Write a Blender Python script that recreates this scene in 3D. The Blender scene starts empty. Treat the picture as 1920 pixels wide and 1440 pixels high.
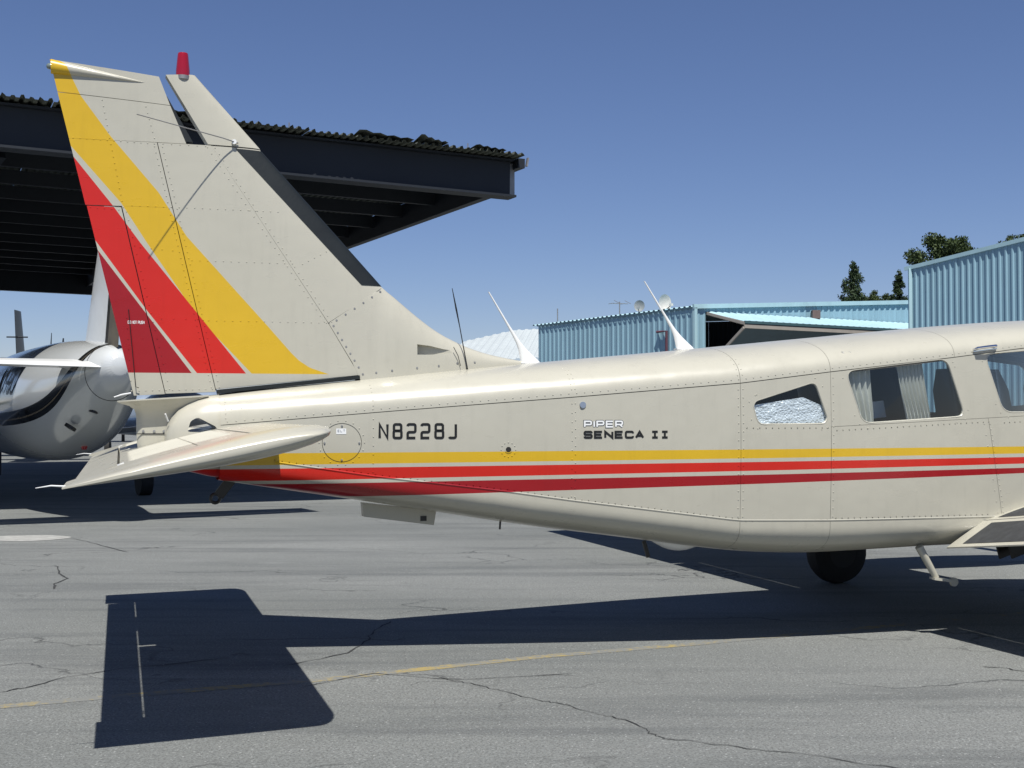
import bpy, bmesh, math, random
from mathutils import Vector, Matrix, noise
R = math.radians
random.seed(7)
scn = bpy.context.scene
C = scn.collection

# ------------------------------------------------------------------ camera, sky, sun
cam_d = bpy.data.cameras.new('camera'); cam = bpy.data.objects.new('camera', cam_d); C.objects.link(cam)
cam_d.sensor_width = 36; cam_d.lens = 43.43; cam_d.clip_start = 0.05; cam_d.clip_end = 3000
cam.location = (0, 0, 1.18); cam.rotation_euler = (R(90) + math.atan(64/2316), 0, 0)
scn.camera = cam
SUN = Vector((0.062, -0.526, 1.0)).normalized()
world = bpy.data.worlds.new('World'); scn.world = world; world.use_nodes = True
wn = world.node_tree; wn.nodes.clear()
sky = wn.nodes.new('ShaderNodeTexSky'); sky.sky_type = 'NISHITA'; sky.sun_disc = False
sky.sun_elevation = math.asin(SUN.z); sky.sun_rotation = math.atan2(SUN.x, SUN.y)
sky.air_density = 1.0; sky.dust_density = 0.0; sky.ozone_density = 6.0; sky.altitude = 100
bg = wn.nodes.new('ShaderNodeBackground'); bg.inputs[1].default_value = 0.063
wo = wn.nodes.new('ShaderNodeOutputWorld')
tint = wn.nodes.new('ShaderNodeMix'); tint.data_type = 'RGBA'; tint.blend_type = 'MULTIPLY'; tint.inputs['Factor'].default_value = 1
tint.inputs[7].default_value = (1.0, .93, 1.06, 1)
wn.links.new(sky.outputs[0], tint.inputs[6]); wn.links.new(tint.outputs[2], bg.inputs[0]); wn.links.new(bg.outputs[0], wo.inputs[0])
sl = bpy.data.lights.new('sun', 'SUN'); sl.energy = 5.0; sl.angle = R(0.5); sl.color = (1, 0.965, 0.9)
so = bpy.data.objects.new('sun', sl); C.objects.link(so)
so.rotation_euler = SUN.to_track_quat('Z', 'Y').to_euler()
scn.view_settings.view_transform = 'Standard'; scn.view_settings.look = 'None'
scn.view_settings.exposure = 0.36; scn.view_settings.gamma = 1
scn.render.engine = 'CYCLES'

# ------------------------------------------------------------------ helpers
def lin(c):
    return tuple((x/12.92 if x <= .04045 else ((x+.055)/1.055)**2.4) for x in c)
class NT:
    """small wrapper round a node tree"""
    def __init__(s, name):
        s.m = bpy.data.materials.new(name); s.m.use_nodes = True; s.t = s.m.node_tree; s.t.nodes.clear()
        s.out = s.n('ShaderNodeOutputMaterial'); s.bsdf = s.n('ShaderNodeBsdfPrincipled')
        s.l(s.bsdf.outputs[0], s.out.inputs[0]); s._oc = None
    def n(s, t, **kw):
        x = s.t.nodes.new(t)
        for k, v in kw.items(): setattr(x, k, v)
        return x
    def l(s, a, b): s.t.links.new(a, b)
    def put(s, v, sock):
        if hasattr(v, 'is_output'): s.l(v, sock)
        else: sock.default_value = v
    def math(s, op, a, b=0.0, c=0.0):
        x = s.n('ShaderNodeMath', operation=op)
        s.put(a, x.inputs[0]); s.put(b, x.inputs[1]); s.put(c, x.inputs[2]); return x.outputs[0]
    def oc(s):
        if s._oc is None: s._oc = s.n('ShaderNodeTexCoord').outputs['Object']
        return s._oc
    def xyz(s):
        x = s.n('ShaderNodeSeparateXYZ'); s.l(s.oc(), x.inputs[0]); return x.outputs
    def map(s, scale, rot=(0, 0, 0)):
        x = s.n('ShaderNodeMapping'); x.inputs['Scale'].default_value = scale; x.inputs['Rotation'].default_value = rot
        s.l(s.oc(), x.inputs[0]); return x.outputs[0]
    def noise(s, vec, scale, detail=4, rough=.55):
        x = s.n('ShaderNodeTexNoise'); x.inputs['Scale'].default_value = scale; x.inputs['Detail'].default_value = detail
        x.inputs['Roughness'].default_value = rough; s.l(vec, x.inputs['Vector']); return x.outputs['Fac']
    def ramp(s, v, pts):
        x = s.n('ShaderNodeValToRGB'); e = x.color_ramp.elements
        while len(e) < len(pts): e.new(.5)
        for i, (p, c) in enumerate(pts):
            e[i].position = p; e[i].color = (c, c, c, 1) if isinstance(c, (int, float)) else (*c, 1)
        s.put(v, x.inputs[0]); return x.outputs[0]
    def mix(s, f, a, b, mode='MIX'):
        x = s.n('ShaderNodeMix', data_type='RGBA', blend_type=mode)
        s.put(f, x.inputs['Factor'])
        for v, k in ((a, 6), (b, 7)):
            if isinstance(v, tuple): v = (*v, 1) if len(v) == 3 else v
            s.put(v, x.inputs[k])
        return x.outputs[2]
    def bump(s, h, strength, dist=.002):
        x = s.n('ShaderNodeBump'); x.inputs['Strength'].default_value = strength; x.inputs['Distance'].default_value = dist
        s.l(h, x.inputs['Height']); s.l(x.outputs[0], s.bsdf.inputs['Normal'])
    def set(s, col=None, rough=None, metal=None, coat=None, spec=None):
        b = s.bsdf.inputs
        if col is not None: s.put((*col, 1) if isinstance(col, tuple) else col, b['Base Color'])
        if rough is not None: s.put(rough, b['Roughness'])
        if metal is not None: b['Metallic'].default_value = metal
        if coat is not None: b['Coat Weight'].default_value = coat; b['Coat Roughness'].default_value = .08
        if spec is not None: b['Specular IOR Level'].default_value = spec
        return s.m

def simple(name, col, rough=.5, metal=0, coat=0, var=.12, scale=6, spec=.5, bump=0):
    """plain coloured surface with a little large-scale unevenness"""
    t = NT(name)
    v = t.noise(t.oc(), scale, 5)
    c = t.mix(t.ramp(v, [(.3, 1-var), (.7, 1.0)]), (0, 0, 0), col, 'MIX') if False else None
    f = t.ramp(v, [(.3, 1-var), (.7, 1+var*.3)])
    c = t.mix(1.0, tuple(col), f, 'MULTIPLY')
    t.set(c, rough, metal, coat, spec)
    if bump: t.bump(t.noise(t.oc(), scale*8, 3), bump, .004)
    return t.m

def tag(o, label=None, cat=None, group=None, kind=None):
    if label: o['label'] = label
    if cat: o['category'] = cat
    if group: o['group'] = group
    if kind: o['kind'] = kind
    return o
def thing(name, label, cat, loc=(0, 0, 0), rz=0, group=None):
    o = bpy.data.objects.new(name, None); C.objects.link(o); o.empty_display_size = .2
    o.location = loc; o.rotation_euler = (0, 0, rz)
    return tag(o, label, cat, group)
def mesh(name, vs, fs, mat, parent=None, smooth=True, angle=35):
    me = bpy.data.meshes.new(name); me.from_pydata([tuple(v) for v in vs], [], fs); me.update()
    return link(name, me, mat, parent, smooth, angle)
def link(name, me, mat, parent=None, smooth=True, angle=35):
    for m in (mat if isinstance(mat, (list, tuple)) else [mat]): me.materials.append(m)
    if smooth:
        for p in me.polygons: p.use_smooth = True
        bm = bmesh.new(); bm.from_mesh(me)
        for e in bm.edges:
            if len(e.link_faces) == 2 and e.calc_face_angle(0) > R(angle): e.smooth = False
        bm.to_mesh(me); bm.free()
    o = bpy.data.objects.new(name, me); C.objects.link(o)
    if parent: o.parent = parent
    return o
def fixn(o):
    bm = bmesh.new(); bm.from_mesh(o.data); bmesh.ops.remove_doubles(bm, verts=bm.verts, dist=1e-5)
    bmesh.ops.recalc_face_normals(bm, faces=bm.faces); bm.to_mesh(o.data); bm.free(); return o
def box(vs, fs, c, d, M=None):
    x, y, z = c; a, b, h = d[0]/2, d[1]/2, d[2]/2; n = len(vs)
    for p in ((-a,-b,-h),(a,-b,-h),(a,b,-h),(-a,b,-h),(-a,-b,h),(a,-b,h),(a,b,h),(-a,b,h)):
        q = Vector(p)
        if M is not None: q = M @ q
        vs.append((x+q[0], y+q[1], z+q[2]))
    fs += [(n,n+3,n+2,n+1),(n+4,n+5,n+6,n+7),(n,n+1,n+5,n+4),(n+1,n+2,n+6,n+5),(n+2,n+3,n+7,n+6),(n+3,n,n+4,n+7)]
def bar(vs, fs, p, q, w, h, up=(0, 0, 1)):
    p, q = Vector(p), Vector(q); d = (q-p); L = d.length; d.normalize()
    s = d.cross(Vector(up))
    if s.length < 1e-4: s = d.cross(Vector((1, 0, 0)))
    s.normalize(); t = s.cross(d)
    M = Matrix((d, s, t)).transposed()
    box(vs, fs, (p+q)/2, (L, w, h), M)
def tube(vs, fs, pts, rad, n=8, cap=True):
    pts = [Vector(p) for p in pts]
    rad = rad if isinstance(rad, (list, tuple)) else [rad]*len(pts)
    b0 = len(vs); ref = None
    for i, p in enumerate(pts):
        d = (pts[min(i+1, len(pts)-1)]-pts[max(i-1, 0)]).normalized()
        if ref is None: ref = d.orthogonal().normalized()
        ref = (ref - d*ref.dot(d)).normalized(); s = d.cross(ref)
        for k in range(n):
            a = 2*math.pi*k/n; vs.append(p + (ref*math.cos(a)+s*math.sin(a))*rad[i])
    for i in range(len(pts)-1):
        for k in range(n):
            a = b0+i*n+k; b = b0+i*n+(k+1) % n; fs.append((a, b, b+n, a+n))
    if cap:
        fs.append(tuple(b0+k for k in range(n))[::-1]); fs.append(tuple(b0+(len(pts)-1)*n+k for k in range(n)))
def part(name, mat, parent, *shapes, smooth=True, angle=35):
    vs, fs = [], []
    for f, *a in shapes: f(vs, fs, *a)
    return mesh(name, vs, fs, mat, parent, smooth, angle)
def grid(vs, fs, rows, close=False, flip=False):
    b = len(vs); n = len(rows[0])
    for r in rows: vs += [tuple(p) for p in r]
    for i in range(len(rows)-1):
        for k in range(n if close else n-1):
            a = b+i*n+k; c = b+i*n+(k+1) % n
            f = (a, c, c+n, a+n); fs.append(f[::-1] if flip else f)
def interp(x, t):
    if x <= t[0][0]: return t[0][1]
    for (a, p), (b, q) in zip(t, t[1:]):
        if x <= b: return p+(q-p)*(x-a)/(b-a)
    return t[-1][1]
def sinterp(x, t):
    """monotone-ish smooth interpolation (Catmull-Rom) through table t"""
    if x <= t[0][0]: return t[0][1]
    if x >= t[-1][0]: return t[-1][1]
    for i in range(len(t)-1):
        if x <= t[i+1][0]:
            x0, y0 = t[max(i-1, 0)]; x1, y1 = t[i]; x2, y2 = t[i+1]; x3, y3 = t[min(i+2, len(t)-1)]
            h = x2-x1; m1 = (y2-y0)/(x2-x0); m2 = (y3-y1)/(x3-x1); s = (x-x1)/h
            return ((2*s**3-3*s*s+1)*y1+(s**3-2*s*s+s)*h*m1+(-2*s**3+3*s*s)*y2+(s**3-s*s)*h*m2)
def boolean(o, cutters):
    for c in cutters:
        md = o.modifiers.new('b', 'BOOLEAN'); md.object = c; md.operation = 'DIFFERENCE'; md.solver = 'EXACT'
    dg = bpy.context.evaluated_depsgraph_get()
    me = bpy.data.meshes.new_from_object(o.evaluated_get(dg)); o.modifiers.clear(); o.data = me
    for c in cutters: bpy.data.objects.remove(c)

# ------------------------------------------------------------------ materials
CREAM = (.430, .415, .345)
YEL = (.57, .36, .012); RED = (.50, .012, .004); DRED = (.27, .002, .006)
def paint_base(t, rough=.28):
    v = t.noise(t.oc(), 2.3, 4); w = t.noise(t.map((3, 3, 9)), 2.0, 5)
    t.set(None, t.ramp(w, [(.3, rough*.9), (.75, rough*1.4)]), coat=.22)
    gr = t.noise(t.map((9, 9, 1.2)), 2.2, 6, .7)
    k = t.math('MULTIPLY_ADD', t.ramp(v, [(.25, 0.0), (.75, 1.0)]), .07, .95)
    return t.math('MULTIPLY', k, t.ramp(gr, [(.30, .95), (.48, 1.0)]))
def line_mask(t, u, z, z0, z1):
    """1 where z0(u) < z < z1(u); each line given as (value at u=0, slope)"""
    lo = t.math('GREATER_THAN', z, t.math('MULTIPLY_ADD', u, z0[1], z0[0]))
    hi = t.math('LESS_THAN', z, t.math('MULTIPLY_ADD', u, z1[1], z1[0]))
    return t.math('MULTIPLY', lo, hi)
def fuselage_paint():
    t = NT('fuselage_paint'); f = paint_base(t); X = t.xyz(); u, z = X[0], X[2]
    c = t.mix(line_mask(t, u, z, (.949, .008), (1.009, .0035)), CREAM, YEL)
    c = t.mix(line_mask(t, u, z, (.8683, .0132), (.9313, .0076)), c, RED)
    c = t.mix(line_mask(t, u, z, (.7695, .0228), (.8514, .012)), c, DRED)
    cc = t.mix(1.0, c, t.ramp(f, [(0, 0.0), (1, 1.0)]), 'MULTIPLY')
    t.set(cc); t.bump(t.noise(t.oc(), 4.5, 2), .20, .02); return t.m
def curve_edge(t, z, pts):
    m = t.math('DIVIDE', t.math('SUBTRACT', z, 1.3), 1.7)
    fc = t.n('ShaderNodeFloatCurve'); cu = fc.mapping.curves[0]
    ps = sorted(((zz-1.3)/1.7, (uu+.3)/1.8) for uu, zz in pts)
    while len(cu.points) < len(ps): cu.points.new(.5, .5)
    for p, q in zip(cu.points, ps): p.location = q; p.handle_type = 'VECTOR'
    fc.mapping.update(); t.l(m, fc.inputs['Value'])
    return t.math('SUBTRACT', t.math('MULTIPLY', fc.outputs[0], 1.8), .3)
def fin_paint():
    t = NT('fin_paint'); f = paint_base(t); X = t.xyz(); u, z = X[0], X[2]
    yR = curve_edge(t, z, [(-.30, 3.0), (-.066, 2.857), (.002, 2.715), (.136, 2.532), (.363, 2.266), (.494, 2.06), (.884, 1.629), (.996, 1.502), (1.036, 1.463), (1.089, 1.429), (1.20, 1.392), (1.22, 1.3)])
    yL = curve_edge(t, z, [(-.3, 2.76), (-.041, 2.474), (.19, 2.21), (.308, 2.026), (.554, 1.663), (.81, 1.394), (.9, 1.3)])
    rR = curve_edge(t, z, [(-.3, 2.75), (-.036, 2.433), (.151, 2.198), (.281, 2.02), (.784, 1.392), (.86, 1.3)])
    rL = curve_edge(t, z, [(-.3, 2.53), (.073, 2.029), (.316, 1.693), (.548, 1.397), (.62, 1.3)])
    dR = curve_edge(t, z, [(-.3, 2.48), (.078, 1.991), (.523, 1.397), (.6, 1.3)])
    low = t.math('GREATER_THAN', z, 1.398)
    def btw(a, b):
        return t.math('MULTIPLY', t.math('MULTIPLY', t.math('GREATER_THAN', u, a), t.math('LESS_THAN', u, b)), low)
    c = t.mix(btw(yL, yR), CREAM, YEL); c = t.mix(btw(rL, rR), c, RED); c = t.mix(btw(-1.0, dR), c, DRED)
    cc = t.mix(1.0, c, t.ramp(f, [(0, 0.0), (1, 1.0)]), 'MULTIPLY')
    t.set(cc); t.bump(t.noise(t.oc(), 4.5, 2), .20, .02); return t.m
def cream_paint():
    t = NT('cream_paint'); f = paint_base(t)
    t.set(t.mix(1.0, CREAM, t.ramp(f, [(0, 0.0), (1, 1.0)]), 'MULTIPLY')); return t.m
FUS, FIN, CRM = fuselage_paint(), fin_paint(), cream_paint()
BOOT = simple('boot_rubber', (.011, .014, .0135), .42, var=.35, scale=5, bump=.15)
DARK = simple('dark_gap', (.012, .012, .012), .8)
BLACK = simple('black_paint', (.010, .010, .009), .35, var=.2)
WHITE = simple('white_paint', (.74, .75, .74), .3, coat=.3, var=.06)
TYRE = simple('tyre_rubber', (.016, .016, .016), .8, var=.3, scale=9, bump=.2)
CHROME = simple('polished_metal', (.75, .76, .78), .12, metal=1, var=.1)
STEEL = simple('bare_aluminium', (.30, .30, .30), .5, metal=.6, var=.25)
REDGLASS = simple('red_lens', (.30, .004, .012), .12, coat=1, var=.1)
LENS = simple('tail_lens', (.16, .20, .18), .08, coat=1, var=.1)
NONSKID = simple('nonskid', (.035, .038, .04), .85, var=.4, scale=20, bump=.3)
CURTAIN = simple('curtain_cloth', (.66, .64, .57), .9, var=.1)
SEAT = simple('seat_leather', (.014, .016, .02), .55, var=.2)
CABIN = simple('cabin_trim', (.022, .027, .036), .8, var=.2)
def foil():
    t = NT('reflective_foil'); t.set((.93, .94, .95), .28, .25)
    v = t.n('ShaderNodeTexVoronoi'); v.inputs['Scale'].default_value = 75; t.l(t.map((1, 1, 1.3)), v.inputs['Vector'])
    h = t.math('ADD', v.outputs['Distance'], t.math('MULTIPLY', t.noise(t.oc(), 22, 3), 1.6))
    t.bump(h, .55, .010); return t.m
FOIL = foil()
def glass():
    t = NT('window_glass'); t.t.nodes.remove(t.bsdf)
    tr = t.n('ShaderNodeBsdfTransparent'); tr.inputs[0].default_value = (.76, .81, .83, 1)
    gl = t.n('ShaderNodeBsdfGlossy'); gl.inputs['Roughness'].default_value = .02; gl.inputs[0].default_value = (.9, .95, 1, 1)
    fr = t.n('ShaderNodeFresnel'); fr.inputs[0].default_value = 1.5
    mx = t.n('ShaderNodeMixShader'); t.l(fr.outputs[0], mx.inputs[0]); t.l(tr.outputs[0], mx.inputs[1]); t.l(gl.outputs[0], mx.inputs[2])
    t.l(mx.outputs[0], t.out.inputs[0]); return t.m
GLASS = glass()

def asphalt():
    t = NT('asphalt'); X = t.xyz()
    big = t.noise(t.map((.35, .9, 1), (0, 0, R(-14))), .55, 6, .6)
    streak = t.noise(t.map((.22, 2.2, 1), (0, 0, R(-11))), 1.1, 7, .68)
    fine = t.noise(t.oc(), 95, 4, .75); mid = t.noise(t.oc(), 30, 5, .7)
    vo = t.n('ShaderNodeTexVoronoi'); vo.inputs['Scale'].default_value = 170; t.l(t.oc(), vo.inputs['Vector'])
    base = t.mix(t.ramp(big, [(.36, 0.0), (.64, 1.0)]), (.152, .162, .157), (.226, .235, .226))
    base = t.mix(t.math('MULTIPLY', t.ramp(streak, [(.50, 0.0), (.68, 1.0)]), .75), base, (.085, .092, .095))
    base = t.mix(t.ramp(fine, [(.38, .85), (.53, 0.0)]), base, (.07, .072, .07))
    base = t.mix(t.ramp(mid, [(.40, .35), (.52, 0.0)]), base, (.10, .103, .10))
    stain = t.noise(t.map((.5, 1.4, 1), (0, 0, R(-16))), 1.9, 8, .72)
    base = t.mix(t.ramp(stain, [(.60, 0.0), (.74, .55)]), base, (.075, .08, .082))
    base = t.mix(t.ramp(stain, [(.26, .35), (.40, 0.0)]), base, (.28, .29, .28))
    base = t.mix(t.ramp(vo.outputs['Color'], [(.84, 0.0), (.97, .6)]), base, (.42, .43, .42))
    # hairline cracks, broken up by noise
    w = t.n('ShaderNodeVectorMath', operation='ADD')
    nz = t.n('ShaderNodeTexNoise'); nz.inputs['Scale'].default_value = 1.7; nz.inputs['Detail'].default_value = 6; t.l(t.oc(), nz.inputs['Vector'])
    sc = t.n('ShaderNodeVectorMath', operation='SCALE'); t.l(nz.outputs['Color'], sc.inputs[0]); sc.inputs['Scale'].default_value = .9
    t.l(t.map((.55, 1.1, 1), (0, 0, R(-10))), w.inputs[0]); t.l(sc.outputs[0], w.inputs[1])
    cr = t.n('ShaderNodeTexVoronoi', feature='DISTANCE_TO_EDGE'); cr.inputs['Scale'].default_value = .62; t.l(w.outputs[0], cr.inputs['Vector'])
    cm = t.math('MULTIPLY', t.ramp(cr.outputs['Distance'], [(.002, 1.0), (.0075, 0.0)]), t.ramp(t.noise(t.oc(), .6, 3), [(.46, 0.0), (.60, .85)]))
    base = t.mix(cm, base, (.035, .036, .037))
    t.set(base, t.ramp(mid, [(.3, .75), (.7, .95)]), spec=.3)
    h = t.math('ADD', fine, t.math('MULTIPLY', cm, -2.0)); t.bump(h, .55, .006); return t.m
ASPH = asphalt()
CRACK = simple('crack_fill', (.035, .036, .036), .9, var=.4, scale=30)
def worn_line():
    t = NT('worn_yellow_line'); n = t.noise(t.oc(), 26, 5, .75); n2 = t.noise(t.oc(), 1.6, 3)
    f = t.math('ADD', n, t.math('MULTIPLY', t.math('SUBTRACT', n2, .5), .8))
    c = t.mix(t.ramp(f, [(.47, 0.0), (.66, 1.0)]), (.17, .176, .17), (.30, .235, .09))
    t.set(c, .85, spec=.3); t.bump(t.noise(t.oc(), 150, 3), .5, .005); return t.m
def sheet_metal(name, col, rough=.45):
    t = NT(name); X = t.xyz()
    a = t.noise(t.map((1, 1, .12)), 3.0, 6, .65); b = t.noise(t.oc(), .35, 4)
    c = t.mix(t.ramp(a, [(.35, .22), (.62, 0.0)]), col, tuple(k*.55 for k in col))
    c = t.mix(t.ramp(b, [(.35, .16), (.6, 0.0)]), c, tuple(k*1.25 for k in col))
    t.set(c, rough, spec=.4); return t.m
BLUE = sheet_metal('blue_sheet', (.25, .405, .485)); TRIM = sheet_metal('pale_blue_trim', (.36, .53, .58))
WROOF = sheet_metal('white_roof_sheet', (.44, .48, .485), .6)
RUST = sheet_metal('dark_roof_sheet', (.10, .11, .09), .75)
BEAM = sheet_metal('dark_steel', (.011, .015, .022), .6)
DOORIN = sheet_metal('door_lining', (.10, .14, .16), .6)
TAN = sheet_metal('door_edge', (.32, .29, .25), .7)

# ------------------------------------------------------------------ ground
def flat(name, pts, z, mat, parent):
    return mesh(name, [(x, y, z) for x, y in pts], [tuple(range(len(pts)))], mat, parent, False)
ground = mesh('tarmac', [(-900, -300, 0), (900, -300, 0), (900, 1500, 0), (-900, 1500, 0)], [(0, 1, 2, 3)], ASPH, None, False)
tag(ground, kind='structure')
def ribbon(name, pts, w, z, mat, parent, jit=0, sub=1):
    P = [Vector((x, y, 0)) for x, y in pts]
    if sub > 1:
        Q = []
        for a, b in zip(P, P[1:]):
            for k in range(sub):
                q = a.lerp(b, k/sub)
                if jit: q += Vector((random.uniform(-jit, jit), random.uniform(-jit, jit), 0))
                Q.append(q)
        P = Q+[P[-1]]
    vs, fs = [], []
    for i, p in enumerate(P):
        d = (P[min(i+1, len(P)-1)]-P[max(i-1, 0)]).normalized(); s = Vector((-d.y, d.x, 0))
        k = w*(random.uniform(.35, 1.25) if jit else 1)
        if jit and i in (0, len(P)-1): k *= .15
        vs += [p+s*k/2+Vector((0, 0, z)), p-s*k/2+Vector((0, 0, z))]
        if i: n = 2*i; fs.append((n-2, n-1, n+1, n))
    return mesh(name, vs, fs, mat, parent, False)
ribbon('painted_line', [(-6.0, 3.55), (-2.09, 5.09), (-1.73, 5.25), (-.87, 5.60), (-.5, 5.80), (.13, 6.14), (.98, 6.5), (6, 8.9)], .075, .0012, worn_line(), ground)
for pts, w in (([(-.39,5.72),(-.24,5.57),(-.15,5.49),(0,5.33),(.13,5.18),(.22,5.12),(.34,4.95),(.42,4.88),(.52,4.73),(.52,4.64),(.56,4.58),(.64,4.55),(.84,4.44),(1.02,4.39),(1.2,4.25),(1.5,4.05)], .006),
               ([(-3.66,9.94),(-3.44,9.43),(-3.27,9.12),(-3.25,8.83),(-3.16,8.55)], .014),
               ([(-.70,7.21),(-.77,6.85),(-.77,6.61),(-.82,6.23),(-1.1,5.9)], .011),
               ([(-2.2,5.33),(-2.11,5.46),(-2.03,5.66),(-1.85,5.84),(-1.4,6.1)], .010),
               ([(-4.37,12.24),(-3.9,11.62),(-3.37,10.89)], .014),
               ([(2.23,5.9),(2.32,5.86),(2.4,5.75),(2.7,5.5)], .010),
               ([(-.93,5.44),(-.64,5.75),(-.24,5.6),(.3,5.75)], .007)):
    ribbon('crack', pts, w, .003, CRACK, ground, .012, 5)
flat('pale_patch', [(-4.78+.42*math.cos(a)*(1+.06*math.sin(3*a)), 12.17+.30*math.sin(a)*(1+.05*math.cos(5*a))) for a in [k*math.pi/16 for k in range(32)]], .003, simple('pale_patch', (.34, .34, .32), .9, var=.3, scale=12), ground)

# ------------------------------------------------------------------ the twin-engined airplane
PSI = R(17.6)
plane = thing('parked_airplane', 'cream twin-engined airplane with yellow and red stripes, seen from its tail', 'airplane', (-2.058, 5.848, 0), PSI)
def L(u, v, z): return (u, -v, z)
WT = [(.2, .118), (.5, .165), (.9, .225), (1.9, .37), (2.6, .466), (3.3, .555), (3.75, .588), (4.2, .608), (5.2, .62), (6.2, .615), (6.9, .54), (7.6, .42), (8.2, .27), (8.55, .10)]
TOP = [(.2, 1.24), (.66, 1.300), (1.32, 1.371), (2.22, 1.466), (3.11, 1.553), (3.9, 1.634), (4.63, 1.708), (5.2, 1.755), (5.7, 1.775), (6.1, 1.73), (6.6, 1.50), (7.2, 1.36), (8.0, 1.22), (8.55, 1.02)]
SEAM = [(.2, 1.11), (.647, 1.145), (1.464, 1.214), (2.343, 1.283), (3.209, 1.357), (3.70, 1.418), (4.43, 1.502), (4.89, 1.561), (5.6, 1.60), (6.1, 1.52), (6.6, 1.28), (7.2, 1.13), (8.0, 1.03), (8.55, .95)]
LOW = [(.2, 1.03), (.65, 1.005), (.874, .974), (1.363, .899), (2.015, .818), (2.343, .77), (3.2, .659), (3.706, .650), (4.68, .648), (6.5, .66), (7.5, .74), (8.2, .83), (8.55, .90)]
BOT = [(.2, .965), (.5, .905), (.88, .842), (1.22, .788), (1.68, .712), (2.16, .632), (2.71, .553), (3.25, .476), (3.52, .453), (3.77, .446), (4.5, .462), (5.5, .47), (6.5, .50), (7.5, .62), (8.2, .76), (8.55, .88)]
def Wd(u): return sinterp(u, WT)
def zt(u): return sinterp(u, TOP)
def zs(u): return interp(u, SEAM)
def zl(u): return interp(u, LOW)
def zb(u): return sinterp(u, BOT)
def vside(u, z):
    k = (zs(u)-z)/max(zs(u)-zl(u), .01)
    return Wd(u)*(1+.012*math.sin(math.pi*min(max(k, 0), 1))-.02*max(k, 0)**2)
def ptop(u, s, off=0):
    """s in -1..1 across the roof"""
    a = abs(s)*math.pi/2; n = 2/2.35
    w, h = Wd(u)+off, zt(u)-zs(u)+off
    v = w*math.sin(a)**n; z = zs(u)+h*max(math.cos(a), 0)**n
    return L(u, math.copysign(v, s), z)
def pbot(u, s, off=0):
    a = abs(s)*math.pi/2; n = 2/3.0
    w, h = vside(u, zl(u))+off, zl(u)-zb(u)+off
    v = w*math.sin(a)**n; z = zl(u)-h*max(math.cos(a), 0)**n
    return L(u, math.copysign(v, s), z)
def pside(u, z, off=0, sg=1): return L(u, sg*(vside(u, z)+off), z)
G = .0009
def frange(a, b, step):
    n = max(2, int(math.ceil(abs(b-a)/step))); return [a+(b-a)*i/n for i in range(n+1)]
def roof_panel(u0, u1):
    vs, fs = [], []
    grid(vs, fs, [[ptop(u, s) for s in frange(-.995, .995, .05)] for u in frange(u0+G, u1-G, .09)])
    return mesh('roof_skin', vs, fs, FUS, plane)
def belly_panel(u0, u1):
    vs, fs = [], []
    grid(vs, fs, [[pbot(u, s) for s in frange(-1, 1, .05)] for u in frange(u0+G, u1-G, .09)], flip=True)
    return mesh('belly_skin', vs, fs, FUS, plane)
def side_panel(u0, u1, z0, z1, sg, solid=False):
    """u0,u1 may be (bottom,top) pairs for raked edges; z0,z1 functions of u"""
    a = u0 if isinstance(u0, tuple) else (u0, u0); b = u1 if isinstance(u1, tuple) else (u1, u1)
    n = max(3, int((max(b)-min(a))/.09)); m = 8
    rows, back = [], []
    for i in range(n+1):
        r, q = [], []
        for k in range(m+1):
            t = k/m; ua = a[0]+(a[1]-a[0])*t+G; ub = b[0]+(b[1]-b[0])*t-G
            u = ua+(ub-ua)*i/n; lo, hi = z0(u)+(G if z0 is not zl else 0), z1(u)-G; z = lo+(hi-lo)*t
            r.append(pside(u, z, 0, sg)); q.append(pside(u, z, -.010, sg))
        rows.append(r); back.append(q)
    vs, fs = [], []
    grid(vs, fs, rows, flip=sg < 0)
    if solid:
        o = len(vs); grid(vs, fs, back, flip=sg > 0)
        N = m+1
        rim = [k for k in range(N)]+[i*N+m for i in range(1, n+1)]+[n*N+k for k in range(m-1, -1, -1)]+[i*N for i in range(n-1, 0, -1)]
        for p, q in zip(rim, rim[1:]+rim[:1]): fs.append((p, o+p, o+q, q))
    ob = mesh('side_skin', vs, fs, FUS, plane)
    if solid: fixn(ob)
    return ob
def under(u): return 1.136+(u-3.725)*.0482
U = [.647, 3.208, 3.708]
for a, b in ((.647, 3.208), (3.208, 3.708), (3.708, 4.45), (4.45, 6.1)): roof_panel(a, b)
for a, b in ((.647, 3.208), (3.208, 3.708), (3.708, 6.1)): belly_panel(a, b)
def rounded(pts, r, n=5):
    P = [Vector(p) for p in pts]; out = []
    for i, p in enumerate(P):
        a, b = P[i-1], P[(i+1) % len(P)]
        da, db = (a-p), (b-p); k = min(r, da.length*.45, db.length*.45)
        s, e = p+da.normalized()*k, p+db.normalized()*k
        for j in range(n+1):
            t = j/n; out.append((1-t)**2*s+2*t*(1-t)*p+t*t*e)
    return [tuple(q) for q in out]
WIN = {'small': (rounded([(3.276, 1.245), (3.292, 1.268), (3.622, 1.368), (3.690, 1.178), (3.668, 1.152), (3.302, 1.148)], .035), None),
       'main': (rounded([(3.795, 1.425), (4.405, 1.498), (4.513, 1.190), (3.890, 1.153)], .055), None),
       'fore': (rounded([(4.640, 1.526), (5.32, 1.585), (5.38, 1.215), (4.755, 1.212)], .06), None),
       'pilot': (rounded([(5.47, 1.575), (5.93, 1.530), (6.04, 1.270), (5.51, 1.235)], .05), None)}
def prism(poly, v0, v1):
    n = len(poly); vs = [L(u, v0, z) for u, z in poly]+[L(u, v1, z) for u, z in poly]
    fs = [tuple(range(n)), tuple(range(2*n-1, n-1, -1))]+[(i, i+n, (i+1) % n+n, (i+1) % n) for i in range(n)]
    return fixn(mesh('cutter', vs, fs, DARK, plane, False))
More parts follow.
